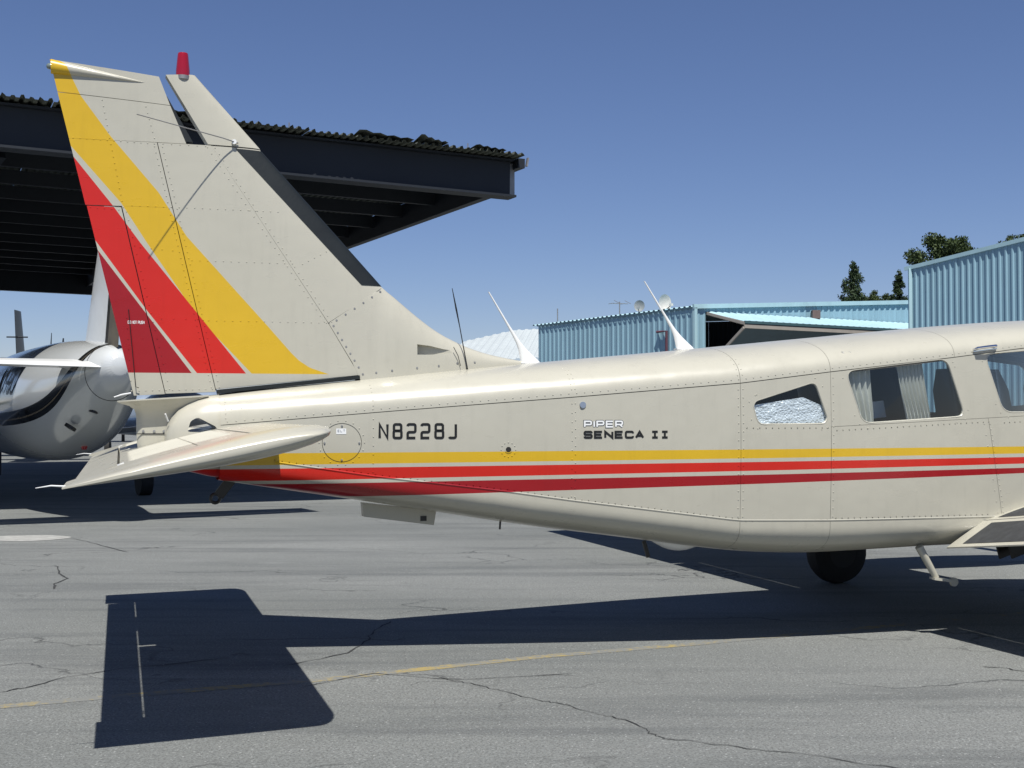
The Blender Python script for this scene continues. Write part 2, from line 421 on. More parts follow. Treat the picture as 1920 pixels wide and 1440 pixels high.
def grow(poly, d):
    P = [Vector(p) for p in poly]; n = len(P); out = []
    A = sum(P[i].x*P[(i+1) % n].y-P[(i+1) % n].x*P[i].y for i in range(n)); sg = -1 if A > 0 else 1
    for i in range(n):
        t = (P[(i+1) % n]-P[i-1]).normalized(); out.append(tuple(P[i]+sg*Vector((-t.y, t.x))*d))
    return out
for sg in (1, -1):
    side_panel(.647, 3.208, zl, zs, sg)
    p = side_panel(3.208, 3.708, zl, zs, sg, True); boolean(p, [prism(WIN['small'][0], sg*.3, sg*.9)])
    side_panel((3.708, 3.708), (4.752, 4.656), zl, under, sg)
    side_panel((4.752, 4.656), (6.1, 6.1), zl, under, sg)
    p = side_panel(3.708, 6.1, under, zs, sg, True)
    boolean(p, [prism(WIN['main'][0], sg*.3, sg*.9), prism(WIN['fore'][0], sg*.3, sg*.9), prism(WIN['pilot'][0], sg*.3, sg*.9)])
for o in plane.children:
    if o.name.startswith('side_skin'):
        for pl in o.data.polygons: pl.use_smooth = len(pl.vertices) == 4 and pl.area > 1e-5
    o.data.update()
# dark stringers and frames behind the skin joints
def strip_part(name, rows, mat):
    vs, fs = [], []
    for r in rows: grid(vs, fs, r)
    return mesh(name, vs, fs, mat, plane)
rows = []
for sg in (1, -1):
    rows.append([[pside(u, zs(u)-.012, -.004, sg), ptop(u, sg*.93, -.004)] for u in frange(.66, 6.08, .1)])
    rows.append([[pside(u, under(u)-.008, -.004 if z < 1 else -.012, sg), pside(u, under(u)+.008, -.012, sg)] for u, z in [(q, 0) for q in frange(3.71, 6.08, .1)]])
for u in (3.208, 3.708):
    rows.append([[ptop(u-.012, s, -.005), ptop(u+.012, s, -.005)] for s in frange(-1, 1, .05)])
    rows.append([[pbot(u-.012, s, -.005), pbot(u+.012, s, -.005)] for s in frange(-1, 1, .05)])
    for sg in (1, -1):
        rows.append([[pside(u-.012, z, -.012 if u > 3 else -.004, sg), pside(u+.012, z, -.012 if u > 3 else -.004, sg)] for z in frange(zl(u), zs(u), .05)])
rows.append([[ptop(4.438, s, -.005), ptop(4.462, s, -.005)] for s in frange(-1, 1, .05)])
rows.append([[pside(4.65+.09*(1-t)-.01, .65+t*.52, -.006), pside(4.65+.09*(1-t)+.02, .65+t*.52, -.006)] for t in frange(0, 1, .2)])
strip_part('skin_frame', rows, simple('joint_sealant', (.11, .105, .09), .9))
for sg in (1, -1):
    strip_part('lap_strip', [[[pside(u, zl(u)+.006, .0014, sg), pside(u, zl(u)+.001, .0034, sg), pside(u, zl(u)-.006, .0006, sg)] for u in frange(.90, 5.0, .06)]], FUS)
# nose and windscreen (ahead of the frame)
vs, fs = [], []
us = frange(6.095, 8.55, .12)
for u in us:
    ring = [ptop(u, s) for s in frange(-1, 1, .1)]+[pside(u, zs(u)+(zl(u)-zs(u))*t) for t in (.33, .66)]+[pbot(u, s) for s in frange(1, -1, .1)]+[pside(u, zl(u)+(zs(u)-zl(u))*t, 0, -1) for t in (.33, .66)]
    vs += ring
n = len(ring)
for i in range(len(us)-1):
    for k in range(n): fs.append((i*n+k, i*n+(k+1) % n, (i+1)*n+(k+1) % n, (i+1)*n+k))
fs.append(tuple((len(us)-1)*n+k for k in range(n)))
fixn(mesh('nose', vs, fs, FUS, plane))

# windows: rubber rim, pane; cabin behind them
def window(poly, sg, shade=False):
    big = grow(poly, .012); n = len(poly); vs, fs = [], []
    for q, off in ((grow(poly, .003), .0008), (poly, .0016), (grow(poly, -.003), -.001), (grow(poly, -.004), -.011)):
        vs += [pside(u, z, off, sg) for u, z in q]
    for r in range(3):
        for i in range(n): fs.append((r*n+i, r*n+(i+1) % n, (r+1)*n+(i+1) % n, (r+1)*n+i))
    w = mesh('window', vs, fs, FUS, plane)
    bm = bmesh.new(); ring = [bm.verts.new(pside(u, z, -.006, sg)) for u, z in grow(poly, -.002)]
    f = bm.faces.new(ring); bmesh.ops.triangulate(bm, faces=[f])
    me = bpy.data.meshes.new('pane'); bm.to_mesh(me); bm.free()
    link('pane', me, GLASS, w, False)
    return w
for sg in (1, -1):
    ws = window(WIN['small'][0], sg, True); wm = window(WIN['main'][0], sg); window(WIN['fore'][0], sg); window(WIN['pilot'][0], sg)
    if sg == 1:
        # crinkled silver sunshade filling the lower part of the small window
        vs, fs = [], []; rows = []
        for i in range(43):
            u = 3.262+.45*i/42; top = 1.246+(u-3.28)*.15 - max(0, u-3.56)*.55; r = []
            for k in range(25):
                z = 1.13+(top-1.13)*k/24
                r.append(pside(u, z, -.018+.004*noise.noise((u*26, z*26, 1)), 1))
            rows.append(r)
        grid(vs, fs, rows); mesh('sunshade', vs, fs, FOIL, ws)
        # pleated curtains
        for (ua, ub, la, lb, np_) in ((3.80, 3.965, 3.87, 3.975, 4), (4.115, 4.275, 4.175, 4.325, 7)):
            rows = []; N = np_*8
            for i in range(N+1):
                t = i/N; r = []
                for k in range(13):
                    s = k/12; u = (ua+(ub-ua)*t)*s+(la+(lb-la)*t)*(1-s); u += .010*math.sin(s*5+1)*(1-s)
                    z = 1.13+.40*s
                    r.append(L(u, vside(u, z)-.050+.016*math.sin(t*np_*2*math.pi+.8*math.sin(s*3))*(1.15-.5*s)+.004*noise.noise((t*9, s*4, ua)), z))
                rows.append(r)
            vs, fs = [], []; grid(vs, fs, rows); mesh('curtain', vs, fs, CURTAIN, wm)
        # white card added for the pale shape behind the pane
        part('white_card', WHITE, wm, (box, L(4.10, .40, 1.225), (.25, .015, .09), Matrix.Rotation(R(-6), 3, 'Y')), smooth=False)
# cabin floor, bulkhead, lining and seats
part('cabin_floor', CABIN, plane, (box, (4.7, 0, .72), (2.8, 1.06, .02)), smooth=False)
part('rear_bulkhead', CABIN, plane, (box, (3.27, 0, .98), (.02, 1.0, .55)), smooth=False)
part('instrument_panel', CABIN, plane, (box, (6.07, 0, 1.12), (.03, 1.12, .8)), smooth=False)
vs, fs = [], []
for sg in (1, -1):
    grid(vs, fs, [[pside(u, z, -.03, sg) for z in (.74, .95, under(u)-.01)] for u in frange(3.3, 6.08, .2)])
grid(vs, fs, [[ptop(u, s, -.03) for s in frange(-.86, .86, .12)] for u in frange(3.3, 6.08, .2)])
mesh('cabin_lining', vs, fs, CABIN, plane)
def seat_back(u, v, lean=.12, h=.62):
    rows = []
    for k in range(11):
        t = k/10; z = .86+h*t; hw = .23*(1-.10*t-.55*max(0, t-.8)*2.2); r = []
        for j in range(16):
            a = 2*math.pi*j/16
            ca, sa = math.cos(a), math.sin(a)
            r.append(L(u-lean*t+.055*math.copysign(abs(ca)**.7, ca), v+hw*math.copysign(abs(sa)**.6, sa), z))
        rows.append(r)
    vs, fs = [], []; grid(vs, fs, rows, close=True); fs.append(tuple(range(10*16, 11*16)))
    s = mesh('seat', vs, fs, SEAT, plane)
    part('cushion', SEAT, s, (box, L(u+.26, v, .86), (.46, .46, .12)), smooth=False)
for v in (.30, -.30):
    seat_back(4.28, v); seat_back(4.80, v, .10, .60); seat_back(5.45, v)

# tail cone: rounded end, thin sternpost with flared shelf under the rudder
rows = []
for u, k in ((.668, 1), (.60, .985), (.55, .95), (.50, .88), (.46, .79), (.43, .68), (.41, .55), (.398, .38)):
    w = .178*k**.8; top = 1.298-.155*(1-k)/.6 if k > .4 else 1.13; top = interp(u, [(.398, 1.125), (.41, 1.15), (.43, 1.185), (.46, 1.222), (.5, 1.25), (.55, 1.274), (.6, 1.290), (.645, 1.298)])
    bot = interp(u, [(.398, .98), (.46, .935), (.645, .888)]); r = []
    for j in range(28):
        a = 2*math.pi*j/28; ca, sa = math.cos(a), math.sin(a)
        zc, hz = (top+bot)/2, (top-bot)/2
        r.append(L(u, w*math.copysign(abs(sa)**.72, sa), zc+hz*math.copysign(abs(ca)**.72, ca)))
    rows.append(r)
vs, fs = [], []; grid(vs, fs, rows, close=True); fs.append(tuple(range(7*28, 8*28)))
tc = fixn(mesh('tail_cone', vs, fs, FUS, plane))
boolean(tc, [prism(rounded([(.498, 1.115), (.512, 1.166), (.545, 1.184), (.632, 1.138), (.632, 1.11)], .012, 3), -.4, .4)])
rows = []
for z, w, ua, ub in ((.98, .022, .285, .45), (1.06, .024, .272, .45), (1.12, .024, .268, .45), (1.17, .026, .268, .46), (1.20, .032, .266, .47), (1.222, .045, .258, .49), (1.238, .062, .235, .52), (1.250, .082, .195, .56), (1.256, .092, .180, .60), (1.262, .092, .180, .60), (1.264, .06, .2, .6)):
    r = []
    for j in range(20):
        t = j/19; u = ua+(ub-ua)*t; r.append(L(u, w*(min(1, t*6+.15))**.5, z+.028*t*(z > 1.24)))
    rows.append(r)
vs, fs = [], []
grid(vs, fs, rows); grid(vs, fs, [[(x, -y, z) for x, y, z in r] for r in rows], flip=True)
b = 20*len(rows)
fs += [(i*20, (i+1)*20, b+(i+1)*20, b+i*20) for i in range(len(rows)-1)]
sp = mesh('sternpost', vs, fs, CRM, plane)
part('seam', DARK, sp, (box, L(.345, .026, 1.105), (.15, .003, .004)), smooth=False)
for u in (.30, .35, .395):
    part('screw', STEEL, sp, (tube, [L(u, .022, 1.118), L(u, .0285, 1.118)], .006, 8))
part('grommet_pin', WHITE, tc, (tube, [L(.412, .10, 1.165), L(.398, .12, 1.20)], .004, 6))
part('tie_down_ring', BLACK, plane, (tube, [L(.64+.022*math.cos(a), 0, .788+.022*math.sin(a)) for a in [k*math.pi/8 for k in range(17)]], .008, 6, False),
     (bar, L(.655, 0, .80), L(.72, 0, .885), .02, .05))

# ---- fin, rudder and dorsal fairing: all skins follow one aerofoil
def uLE(z): return .521+.929*(2.859-z)
def uTE(z): return -.14+.2453*(2.881-z)
def vfin(u, z):
    le, te = uLE(z), uTE(z); c = le-te; x = min(max((le-u)/c, 0), 1); t = .085
    return c*5*t*(.2969*math.sqrt(x)-.126*x-.3516*x*x+.2843*x**3-.1015*x**4)+.0015
def pl(pts, t):
    d = [0]
    for a, b in zip(pts, pts[1:]): d.append(d[-1]+math.dist(a, b))
    s = t*d[-1]
    for i in range(len(pts)-1):
        if s <= d[i+1]+1e-9:
            k = (s-d[i])/(d[i+1]-d[i]); return (pts[i][0]+(pts[i+1][0]-pts[i][0])*k, pts[i][1]+(pts[i+1][1]-pts[i][1])*k)
    return pts[-1]
def slab(name, left, right, mat, parent, nu=14, nz=14, off=0, cosx=False):
    rows = []
    for j in range(nz+1):
        a, b = pl(left, j/nz), pl(right, j/nz); r = []
        for i in range(nu+1):
            t = i/nu
            if cosx: t = math.sin(t*math.pi/2)
            r.append((a[0]+(b[0]-a[0])*t, a[1]+(b[1]-a[1])*t))
        rows.append(r)
    vs, fs = [], []
    grid(vs, fs, [[L(u, vfin(u, z)+off, z) for u, z in r] for r in rows])
    o = len(vs); grid(vs, fs, [[L(u, -vfin(u, z)-off, z) for u, z in r] for r in rows], flip=True)
    N = nu+1
    rim = list(range(N))+[j*N+nu for j in range(1, nz+1)]+[nz*N+i for i in range(nu-1, -1, -1)]+[j*N for j in range(nz-1, 0, -1)]
    for p, q in zip(rim, rim[1:]+rim[:1]): fs.append((p, o+p, o+q, q))
    return fixn(mesh(name, vs, fs, mat, parent))
g = .0018
def hin(z): return .357+(2.495-z)*.2365
fin = slab('fin', [(hin(1.322)+g, 1.322), (hin(2.508)+g, 2.508)], [(1.333, 1.396), (1.1768, 1.655), (.6062, 2.510)], FIN, plane, 12, 18)
slab('fin_nose', [(1.1788, 1.655), (.6078, 2.508)], [(1.459, 1.843), (uLE(2.508)-.002, 2.508)], FIN, fin, 14, 16, cosx=True)
slab('deice_boot', [(1.350, 1.851), (.724, 2.503)], [(uLE(1.851)+.002, 1.851), (uLE(2.503)+.002, 2.503)], BOOT, fin, 12, 16, .0025, True)
tip = slab('fin_tip', [(.592, 2.514), (.391, 2.842)], [(uLE(2.514)+.004, 2.514), (uLE(2.852), 2.858)], FIN, fin, 14, 8, .002, True)
bc = part('beacon', REDGLASS, tip, (tube, [L(.472, 0, z) for z in (2.846, 2.875, 2.90, 2.93, 2.955, 2.962, 2.963)], [.034, .0335, .031, .028, .0255, .023, .012], 20))
part('beacon_base', STEEL, bc, (tube, [L(.472, 0, 2.830), L(.472, 0, 2.849)], .036, 20))
# gasket along the fin root
part('root_gasket', BOOT, fin, (bar, L(.648, 0, 1.309), L(1.335, 0, 1.385), .17, .018), smooth=False)
rud = slab('rudder', [(uTE(2.196), 2.196), (uTE(2.5085), 2.5085)], [(hin(2.196)-g, 2.196), (hin(2.5085)-g, 2.5085)], FIN, plane, 8, 8)
lo = slab('lower_skin', [(.4020, 1.298), (.1940, 2.1955)], [(hin(1.306)-g, 1.308), (hin(2.1955)-g, 2.1955)], FIN, rud, 8, 12)
tab = slab('trim_tab', [(uTE(1.288)+.005, 1.288), (uTE(2.196)+.006, 2.192)], [(.399, 1.296), (.1905, 2.189)], FIN, rud, 8, 12)
part('tab_hinge_strip', BOOT, rud, (bar, L(.4005, 0, 1.302), L(.1925, 0, 2.188), .014, .010, (0, 1, 0)), smooth=False)  # dark strip added inside the tab gap to stop light showing through
part('rudder_gap_strip', BOOT, rud, (bar, L(hin(1.315), 0, 1.315), L(hin(2.500), 0, 2.500), .014, .012, (0, 1, 0)), smooth=False)  # dark filler added along the rudder gap so no light shows through
part('tab_rod', BLACK, tab, (tube, [L(.228, .0165, 1.70), L(.264, .022, 1.33), L(.278, .022, 1.325)], .0022, 6))
horn = slab('horn_balance', [(uTE(2.509), 2.509), (uTE(2.725), 2.725)], [(.489, 2.5105), (.413, 2.6915)], FIN, rud, 12, 8)
tipr = slab('rudder_tip', [(uTE(2.727), 2.728), (-.138, 2.879)], [(.412, 2.694), (.359, 2.830)], FIN, rud, 12, 8)
# rounded dark boot on the nose of the horn, at its lower end
slab('horn_boot', [(.470, 2.522), (.392, 2.735)], [(.520, 2.522), (.397, 2.738)], BOOT, horn, 6, 8, -.004)
# tail light: faired housing along the rudder tip
rows = []
for k in range(15):
    t = k/14; u = -.132+.44*t; r = .033*(1-t)**.65+.002; z = 2.846-.052*t; rr = []
    for j in range(18):
        a = 2*math.pi*j/18; rr.append(L(u, (vfin(max(u, -.12), z)+.024*(1-t)**.7-.001)*math.sin(a), z+r*math.cos(a)))
    rows.append(rr)
vs, fs = [], []; grid(vs, fs, rows, close=True); fs.append(tuple(range(18))); fs.append(tuple(range(14*18, 15*18)))
hs = fixn(mesh('light_housing', vs, fs, FIN, tipr))
part('tail_light', LENS, hs, (tube, [L(u, 0, 2.846) for u in (-.132, -.140, -.146, -.151, -.153)], [.015, .015, .013, .008, .003], 14))
part('static_wick', WHITE, rud, (tube, [L(.243, 0, 1.300), L(.20, 0, 1.292), L(.165, 0, 1.280)], [.004, .004, .0025], 6))
# dorsal fairing
DT = [(1.18, 1.653), (1.459, 1.847), (1.52, 1.801), (1.578, 1.754), (1.645, 1.700), (1.712, 1.651), (1.775, 1.611), (1.846, 1.577), (1.917, 1.547), (2.0, 1.521), (2.076, 1.504), (2.16, 1.489), (2.26, 1.474)]
def dbase(u): return interp(u, [(1.18, 1.653), (1.342, 1.387)]) if u < 1.342 else zt(u)-.006
rows = []
for u in [1.184, 1.22, 1.26, 1.30, 1.342, 1.38, 1.42, 1.459, 1.49]+frange(1.52, 2.255, .04):
    b0, t0 = dbase(u), max(interp(u, DT), dbase(u)+.004); hb = interp(u, [(1.18, .067), (1.342, .080), (1.6, .074), (1.9, .058), (2.12, .035), (2.26, .006)])
    r = []
    for k in range(13):
        s = k/12; tz = math.sin(s*math.pi/2)**.8
        slope = 0 if u < 1.46 else 1
        r.append(L(u, (hb*(1-tz**3.2)**.6 if slope else max(vfin(u, b0+(t0-b0)*tz), .003)+.0006), b0+(t0-b0)*tz))
    rows.append(r)
vs, fs = [], []
grid(vs, fs, rows); o = len(vs); grid(vs, fs, [[(x, -y, z) for x, y, z in r] for r in rows], flip=True)
N = 13; n = len(rows)
rim = list(range(N))+[i*N+12 for i in range(1, n)]+[(n-1)*N+k for k in range(11, -1, -1)]+[i*N for i in range(n-2, 0, -1)]
for p, q in zip(rim, rim[1:]+rim[:1]): fs.append((p, o+p, o+q, q))
dor = fixn(mesh('dorsal_fairing', vs, fs, FIN, plane))
duct = [(1.632, 1.556), (1.70, 1.549), (1.77, 1.534), (1.845, 1.523), (1.845, 1.517), (1.77, 1.509), (1.70, 1.504), (1.632, 1.503)]
vs = [L(u, .025+.035*(u-1.632)/.21, z) for u, z in duct]+[L(u, .2, z) for u, z in duct]; n = len(duct)
cut = fixn(mesh('cutter', vs, [tuple(range(n)), tuple(range(2*n-1, n-1, -1))]+[(i, i+n, (i+1) % n+n, (i+1) % n) for i in range(n)], DARK, plane, False))
boolean(dor, [cut])
def vdor(u, z):
    hb = interp(u, [(1.18, .067), (1.342, .080), (1.6, .074), (1.9, .058), (2.12, .035), (2.26, .006)])
    t0, b0 = interp(u, DT), dbase(u); s = min(max((z-b0)/max(t0-b0, .01), 0), .98)
    return hb*(1-s**3.2)**.6 if u >= 1.46 else max(vfin(u, z), .004)
for pts in ([(1.349, 1.405), (1.205, 1.648)],):
    pass
SCR = [(1.185, 1.660)]
def dots(a, b, n): return [(a[0]+(b[0]-a[0])*i/(n-1), a[1]+(b[1]-a[1])*i/(n-1)) for i in range(n)]
for u, z in dots((1.205, 1.640), (1.352, 1.400), 8)+dots((1.22, 1.668), (1.448, 1.822), 6)+[(1.42, 1.408), (1.50, 1.42), (1.63, 1.435), (1.745, 1.447), (1.845, 1.462), (1.94, 1.468)]:
    v = vdor(u, z); part('screw', STEEL, dor, (tube, [L(u, v-.003, z), L(u, v+.0022, z)], [.0065, .005], 8))
part('whip_antenna', BLACK, plane, (tube, [L(1.895, .068, 1.425), L(1.895, .068, 1.442), L(1.856, .066, 1.65), L(1.838, .064, 1.74), L(1.817, .06, 1.848)], [.007, .0032, .0024, .0045, .0016], 6))
part('fairing_rod', BLACK, plane, (tube, [L(1.86, .068, 1.447), L(1.845, .074, 1.50), L(1.822, .071, 1.545)], .0018, 6))
def whip(bu, tu, tz):
    b = zt(bu)-.002; rows = []
    for t, c, h in ((0, .060, .018), (.05, .054, .014), (.12, .040, .011), (.20, .026, .009), (.30, .0155, .008), (.42, .011, .0065), (.55, .0075, .0055), (1, .0040, .004)):
        uc = bu+(tu-bu)*(t if t > .1 else t*1.0)-.0; z = b+(tz-b)*t
        rows.append([L(uc+c*math.cos(a)*(1 if math.cos(a) > 0 else .85), h*math.sin(a), z) for a in [k*math.pi/7 for k in range(14)]])
    vs, fs = [], []; grid(vs, fs, rows, close=True); fs.append(tuple(range(7*14, 8*14)))
    w = mesh('blade_antenna', vs, fs, WHITE, plane)
    part('foot', WHITE, w, (box, L(bu, 0, b+.003), (.12, .045, .008)), smooth=False)
whip(2.262, 2.030, 1.842); whip(3.162, 2.917, 1.928)
# V-shaped navigation antenna on the fin
va = thing('tmp', None, None) if False else None
for sg in (1, -1):
    part('navigation_antenna', STEEL, fin, (tube, [L(.735, sg*.04, 2.530), L(.66, sg*.085, 2.540), L(.255, sg*.345, 2.565)], [.0032, .0026, .0022], 6))
part('antenna_mount', WHITE, fin, (tube, [L(.715, -.055, 2.533), L(.715, .055, 2.533)], .012, 10))

# ---- stabilator, trailing edge drooped
def airfoil(n, t, camber=0):
    up = []; lo_ = []
    for i in range(n+1):
        x = .5*(1-math.cos(math.pi*i/n)); y = 5*t*(.2969*math.sqrt(x)-.126*x-.3516*x*x+.2843*x**3-.1036*x**4); c = camber*4*x*(1-x)
        up.append((x, c+y)); lo_.append((x, c-y))
    return up, lo_
STA = R(11.6); SU, SZ = .905, 1.137
def stab_pt(x, y, v): # x chord fraction from leading edge (metres), y thickness
    return L(SU-x*math.cos(STA)-y*math.sin(STA), v, SZ-x*math.sin(STA)+y*math.cos(STA))
CH = .905
def stab_loft(name, stations, mat, parent, x0=0, x1=1, n=16, droop=0, closed=True):
    """stations: (v, chord scale, thickness, leading-edge shift)"""
    up, lw = airfoil(n, .10); rows = []
    for v, k, t, le in stations:
        r = []
        sel = lambda A: [(x, y) for x, y in A]
        prof = [(x0+(x1-x0)*x_, 0) for x_, _ in up]
        def yy(x): return t*5*.10*(.2969*math.sqrt(x)-.126*x-.3516*x*x+.2843*x**3-.1015*x**4)+.002
        for x, _ in prof:
            r.append(stab_pt(le+x*CH*k, yy(x)*CH-droop*max(0, (x-x0))*CH, v))
        for x, _ in prof[::-1]:
            r.append(stab_pt(le+x*CH*k, -yy(x)*CH-droop*max(0, (x-x0))*CH, v))
        rows.append(r)
    vs, fs = [], []; grid(vs, fs, rows, close=True)
    m = len(rows[0]); fs.append(tuple(range(m))); fs.append(tuple(range((len(rows)-1)*m, len(rows)*m)))
    return fixn(mesh(name, vs, fs, mat, parent))
for sg in (1, -1):
    st = stab_loft('stabilator', [(sg*.028, 1, 1, 0), (sg*.5, 1, 1, 0), (sg*1.0, 1, 1, 0), (sg*1.60, 1, 1, 0)], CRM, plane, 0, .797)
    stab_loft('outer_skin', [(sg*1.603, 1, 1, 0), (sg*1.80, 1, 1, 0)], CRM, st, 0, 1)
    tipst = [(sg*(1.804+.20*math.sin(a)), 1-(1-math.cos(a))*.10, .10+.90*math.cos(a)**.8, (1-math.cos(a))*.10*CH) for a in [R(q) for q in (0, 15, 30, 45, 58, 70, 80, 88)]]
    stab_loft('stabilator_tip', tipst, CRM, st, 0, 1)
    t2 = stab_loft('anti_servo_tab', [(sg*.001, 1, 1.25, 0), (sg*.9, 1, 1.25, 0), (sg*1.592, 1, 1.25, 0)], CRM, st, .807, .982, droop=.08)
    def sy(x): return 5*.10*(.2969*math.sqrt(x)-.126*x-.3516*x*x+.2843*x**3-.1015*x**4)*CH+.002
    for v in frange(.28, 1.46, .095):
        xs = (.33, .36, .45, .55, .65, .745, .765)
        part('skin_bead', CRM, st, (tube, [stab_pt(x*CH, sy(x)-.0012, sg*v) for x in xs], [.001, .0036, .0036, .0036, .0036, .0036, .001], 6))
    wp = Vector(stab_pt(.99*CH, .001, sg*1.92)); part('wick', WHITE, st, (tube, [wp, wp+Vector((-.045, 0, .003)), wp+Vector((-.092, 0, -.004))], [.0032, .0026, .0012], 6))
    # narrow ridges of the skin stiffeners
    for x in (.30, .50):
        part('skin_lap', CRM, st, (bar, stab_pt(x*CH, sy(x)+.0006, sg*.2), stab_pt(x*CH, sy(x)+.0006, sg*1.79), .010, .002), smooth=False)
    for v in (1.50, 1.53):
        part('tab_hinge_strip', WHITE, st, (bar, stab_pt(.78*CH, .020, sg*v), stab_pt(.86*CH, .010, sg*v), .010, .012), smooth=False)
part('stab_spar', STEEL, plane, (tube, [L(.66, -.16, 1.086), L(.66, .16, 1.086)], .03, 12))

# ---- wings, flaps, nacelles
def wing_pt(u_from_te, y, v):
    d = abs(v)-.55; return L(4.40-.018*max(d-1.5, 0)+u_from_te, v, .535+.123*d+u_from_te*.085+y)
def wing_y(x, t=.155):  # x from leading edge 0..1
    y = t*5*(.2969*math.sqrt(x)-.126*x-.3516*x*x+.2843*x**3-.1015*x**4); return y, .03*4*x*(1-x)
WC = 1.60
def wing_loft(name, vlist, mat, parent, a=0, b=1, droop=0, tscale=None):
    rows = []
    for i, v in enumerate(vlist):
        r = []; ts = tscale[i] if tscale else 1; n = 16
        xs = [a+(b-a)*(.5*(1-math.cos(math.pi*k/n))) for k in range(n+1)]
        for x in xs: y, c = wing_y(x); r.append(wing_pt((1-x)*WC, (y*ts+c)*WC-droop*(x-a)*WC, v))
        for x in xs[::-1]: y, c = wing_y(x); r.append(wing_pt((1-x)*WC, (c-y*ts)*WC-droop*(x-a)*WC-.002, v))
        rows.append(r)
    vs, fs = [], []; grid(vs, fs, rows, close=True); m = len(rows[0])
    fs.append(tuple(range(m))); fs.append(tuple(range((len(rows)-1)*m, len(rows)*m)))
    return fixn(mesh(name, vs, fs, mat, parent))
for sg in (1, -1):
    w = wing_loft('wing', [sg*q for q in (.50, 1.5, 2.6)], CRM, plane, 0, .845)
    wing_loft('outer_wing', [sg*q for q in (2.605, 3.5, 4.5, 5.3)], CRM, w)
    wing_loft('wing_tip', [sg*(5.303+.16*math.sin(R(q))) for q in (0, 30, 55, 75, 88)], CRM, w, tscale=[math.cos(R(q)) for q in (0, 30, 55, 75, 88)])
    f = wing_loft('flap', [sg*q for q in (.60, 1.6, 2.59)], CRM, plane, .852, 1, droop=.22)
    rows = []
    for v in (.66, .9, 1.2, 1.5):
        rows.append([wing_pt((1-x)*WC, (wing_y(x)[0]+wing_y(x)[1])*WC+.002, sg*v) for x in frange(.50, .825, .04)])
    vs, fs = [], []; grid(vs, fs, rows); mesh('walkway', vs, fs, NONSKID, w)
    rows = []
    for v in (.70, 1.0, 1.35):
        rows.append([wing_pt((1-x)*WC, (wing_y(x)[0]+wing_y(x)[1])*WC-.22*(x-.852)*WC+.0025, sg*v) for x in frange(.870, .985, .03)])
    vs, fs = [], []; grid(vs, fs, rows); mesh('step_pad', vs, fs, NONSKID, f)
    for v in (.93, 1.02):
        part('flap_bracket', BLACK, f, (bar, wing_pt(.20, -.06, sg*v), wing_pt(.06, -.09, sg*v), .012, .07), smooth=False)
    # nacelle, spinner, propeller
    rows = []
    for u, r in ((5.0, .04), (5.3, .14), (5.7, .24), (6.2, .30), (6.8, .31), (7.2, .26), (7.4, .19), (7.5, .16)):
        rows.append([L(u, sg*2.0+r*1.15*math.sin(a), .86+r*math.cos(a)*.95) for a in [k*math.pi/9 for k in range(18)]])
    vs, fs = [], []; grid(vs, fs, rows, close=True); fs += [tuple(range(18)), tuple(range(7*18, 8*18))]
    nc = fixn(mesh('engine_nacelle', vs, fs, CRM, plane))
    part('spinner', CHROME, nc, (tube, [L(7.5+d, sg*2.0, .86) for d in (0, .08, .16, .22)], [.15, .12, .07, .01], 14))
    for k in range(3):
        a = R(30+120*k); part('propeller_blade', BLACK, nc, (bar, L(7.56, sg*2.0, .86), L(7.56, sg*2.0+.95*math.sin(a), .86+.95*math.cos(a)), .12, .02))
    # main gear
    lg = part('landing_gear', WHITE, plane, (tube, [L(5.12, sg*1.60, .72), L(5.10, sg*1.60, .34)], .035, 10), (tube, [L(5.06, sg*1.68, .225), L(5.10, sg*1.60, .34)], .03, 8))
    ty = []
    for q, r in ((-.085, .11), (-.08, .17), (-.06, .208), (-.02, .222), (.02, .222), (.06, .208), (.08, .17), (.085, .11)): ty.append((q, r))
    vs, fs = [], []; tube(vs, fs, [L(5.09, sg*1.56+q, .222) for q, _ in ty], [r for _, r in ty], 28)
    wh = mesh('wheel', vs, fs, TYRE, lg)
    part('rim', simple('rim_shade', (.02, .02, .02), .7) if sg < 0 else STEEL, wh, (tube, [L(5.09, sg*1.56+q, .222) for q in (-.088, .088)], .105, 18))  # far rim darkened: the shadow it stands in is put into the colour
# nose wheel strut, out of frame
lg = part('nose_gear', WHITE, plane, (tube, [L(7.5, 0, .7), L(7.55, 0, .2)], .035, 10))
vs, fs = [], []; tube(vs, fs, [L(7.55, q, .2) for q, _ in ty], [r*.9 for _, r in ty], 24); mesh('wheel', vs, fs, TYRE, lg)

# ---- small fittings on the fuselage
part('strake', CRM, plane, ((lambda vs, fs: (vs.extend([L(u, s, z) for s in (-.03, .03) for u, z in ((1.361, .755), (1.367, .684), (1.730, .632), (1.742, .705))]), fs.extend([(0, 1, 2, 3), (7, 6, 5, 4), (0, 4, 5, 1), (1, 5, 6, 2), (2, 6, 7, 3), (3, 7, 4, 0)]))),), smooth=False)
part('strake_drain', BLACK, plane, (box, L(1.675, .031, .668), (.032, .004, .026)), smooth=False)
part('belly_drain', BLACK, plane, (tube, [L(2.06, .12, .68), L(2.055, .12, .61)], .005, 6), smooth=False)
rows = []
for k in range(9):
    t = k/8; u = 2.905+.27*t; h = math.sin(math.pi*min(max(t, .04), .96))**.5
    rows.append([L(u, .10+.055*h*math.cos(a), zb(u)+.02-.055*h*max(0, math.sin(a))) for a in [math.pi*q/10 for q in range(11)]])
vs, fs = [], []; grid(vs, fs, rows); mesh('belly_blister', vs, fs, WHITE, plane)
part('belly_antenna', BLACK, plane, (bar, L(2.865, .10, .525), L(2.892, .10, .437), .012, .02), smooth=False)
stp = part('boarding_step', CRM, plane, (tube, [L(4.298, .50, .49), L(4.405, .50, .318)], [.022, .017], 12))
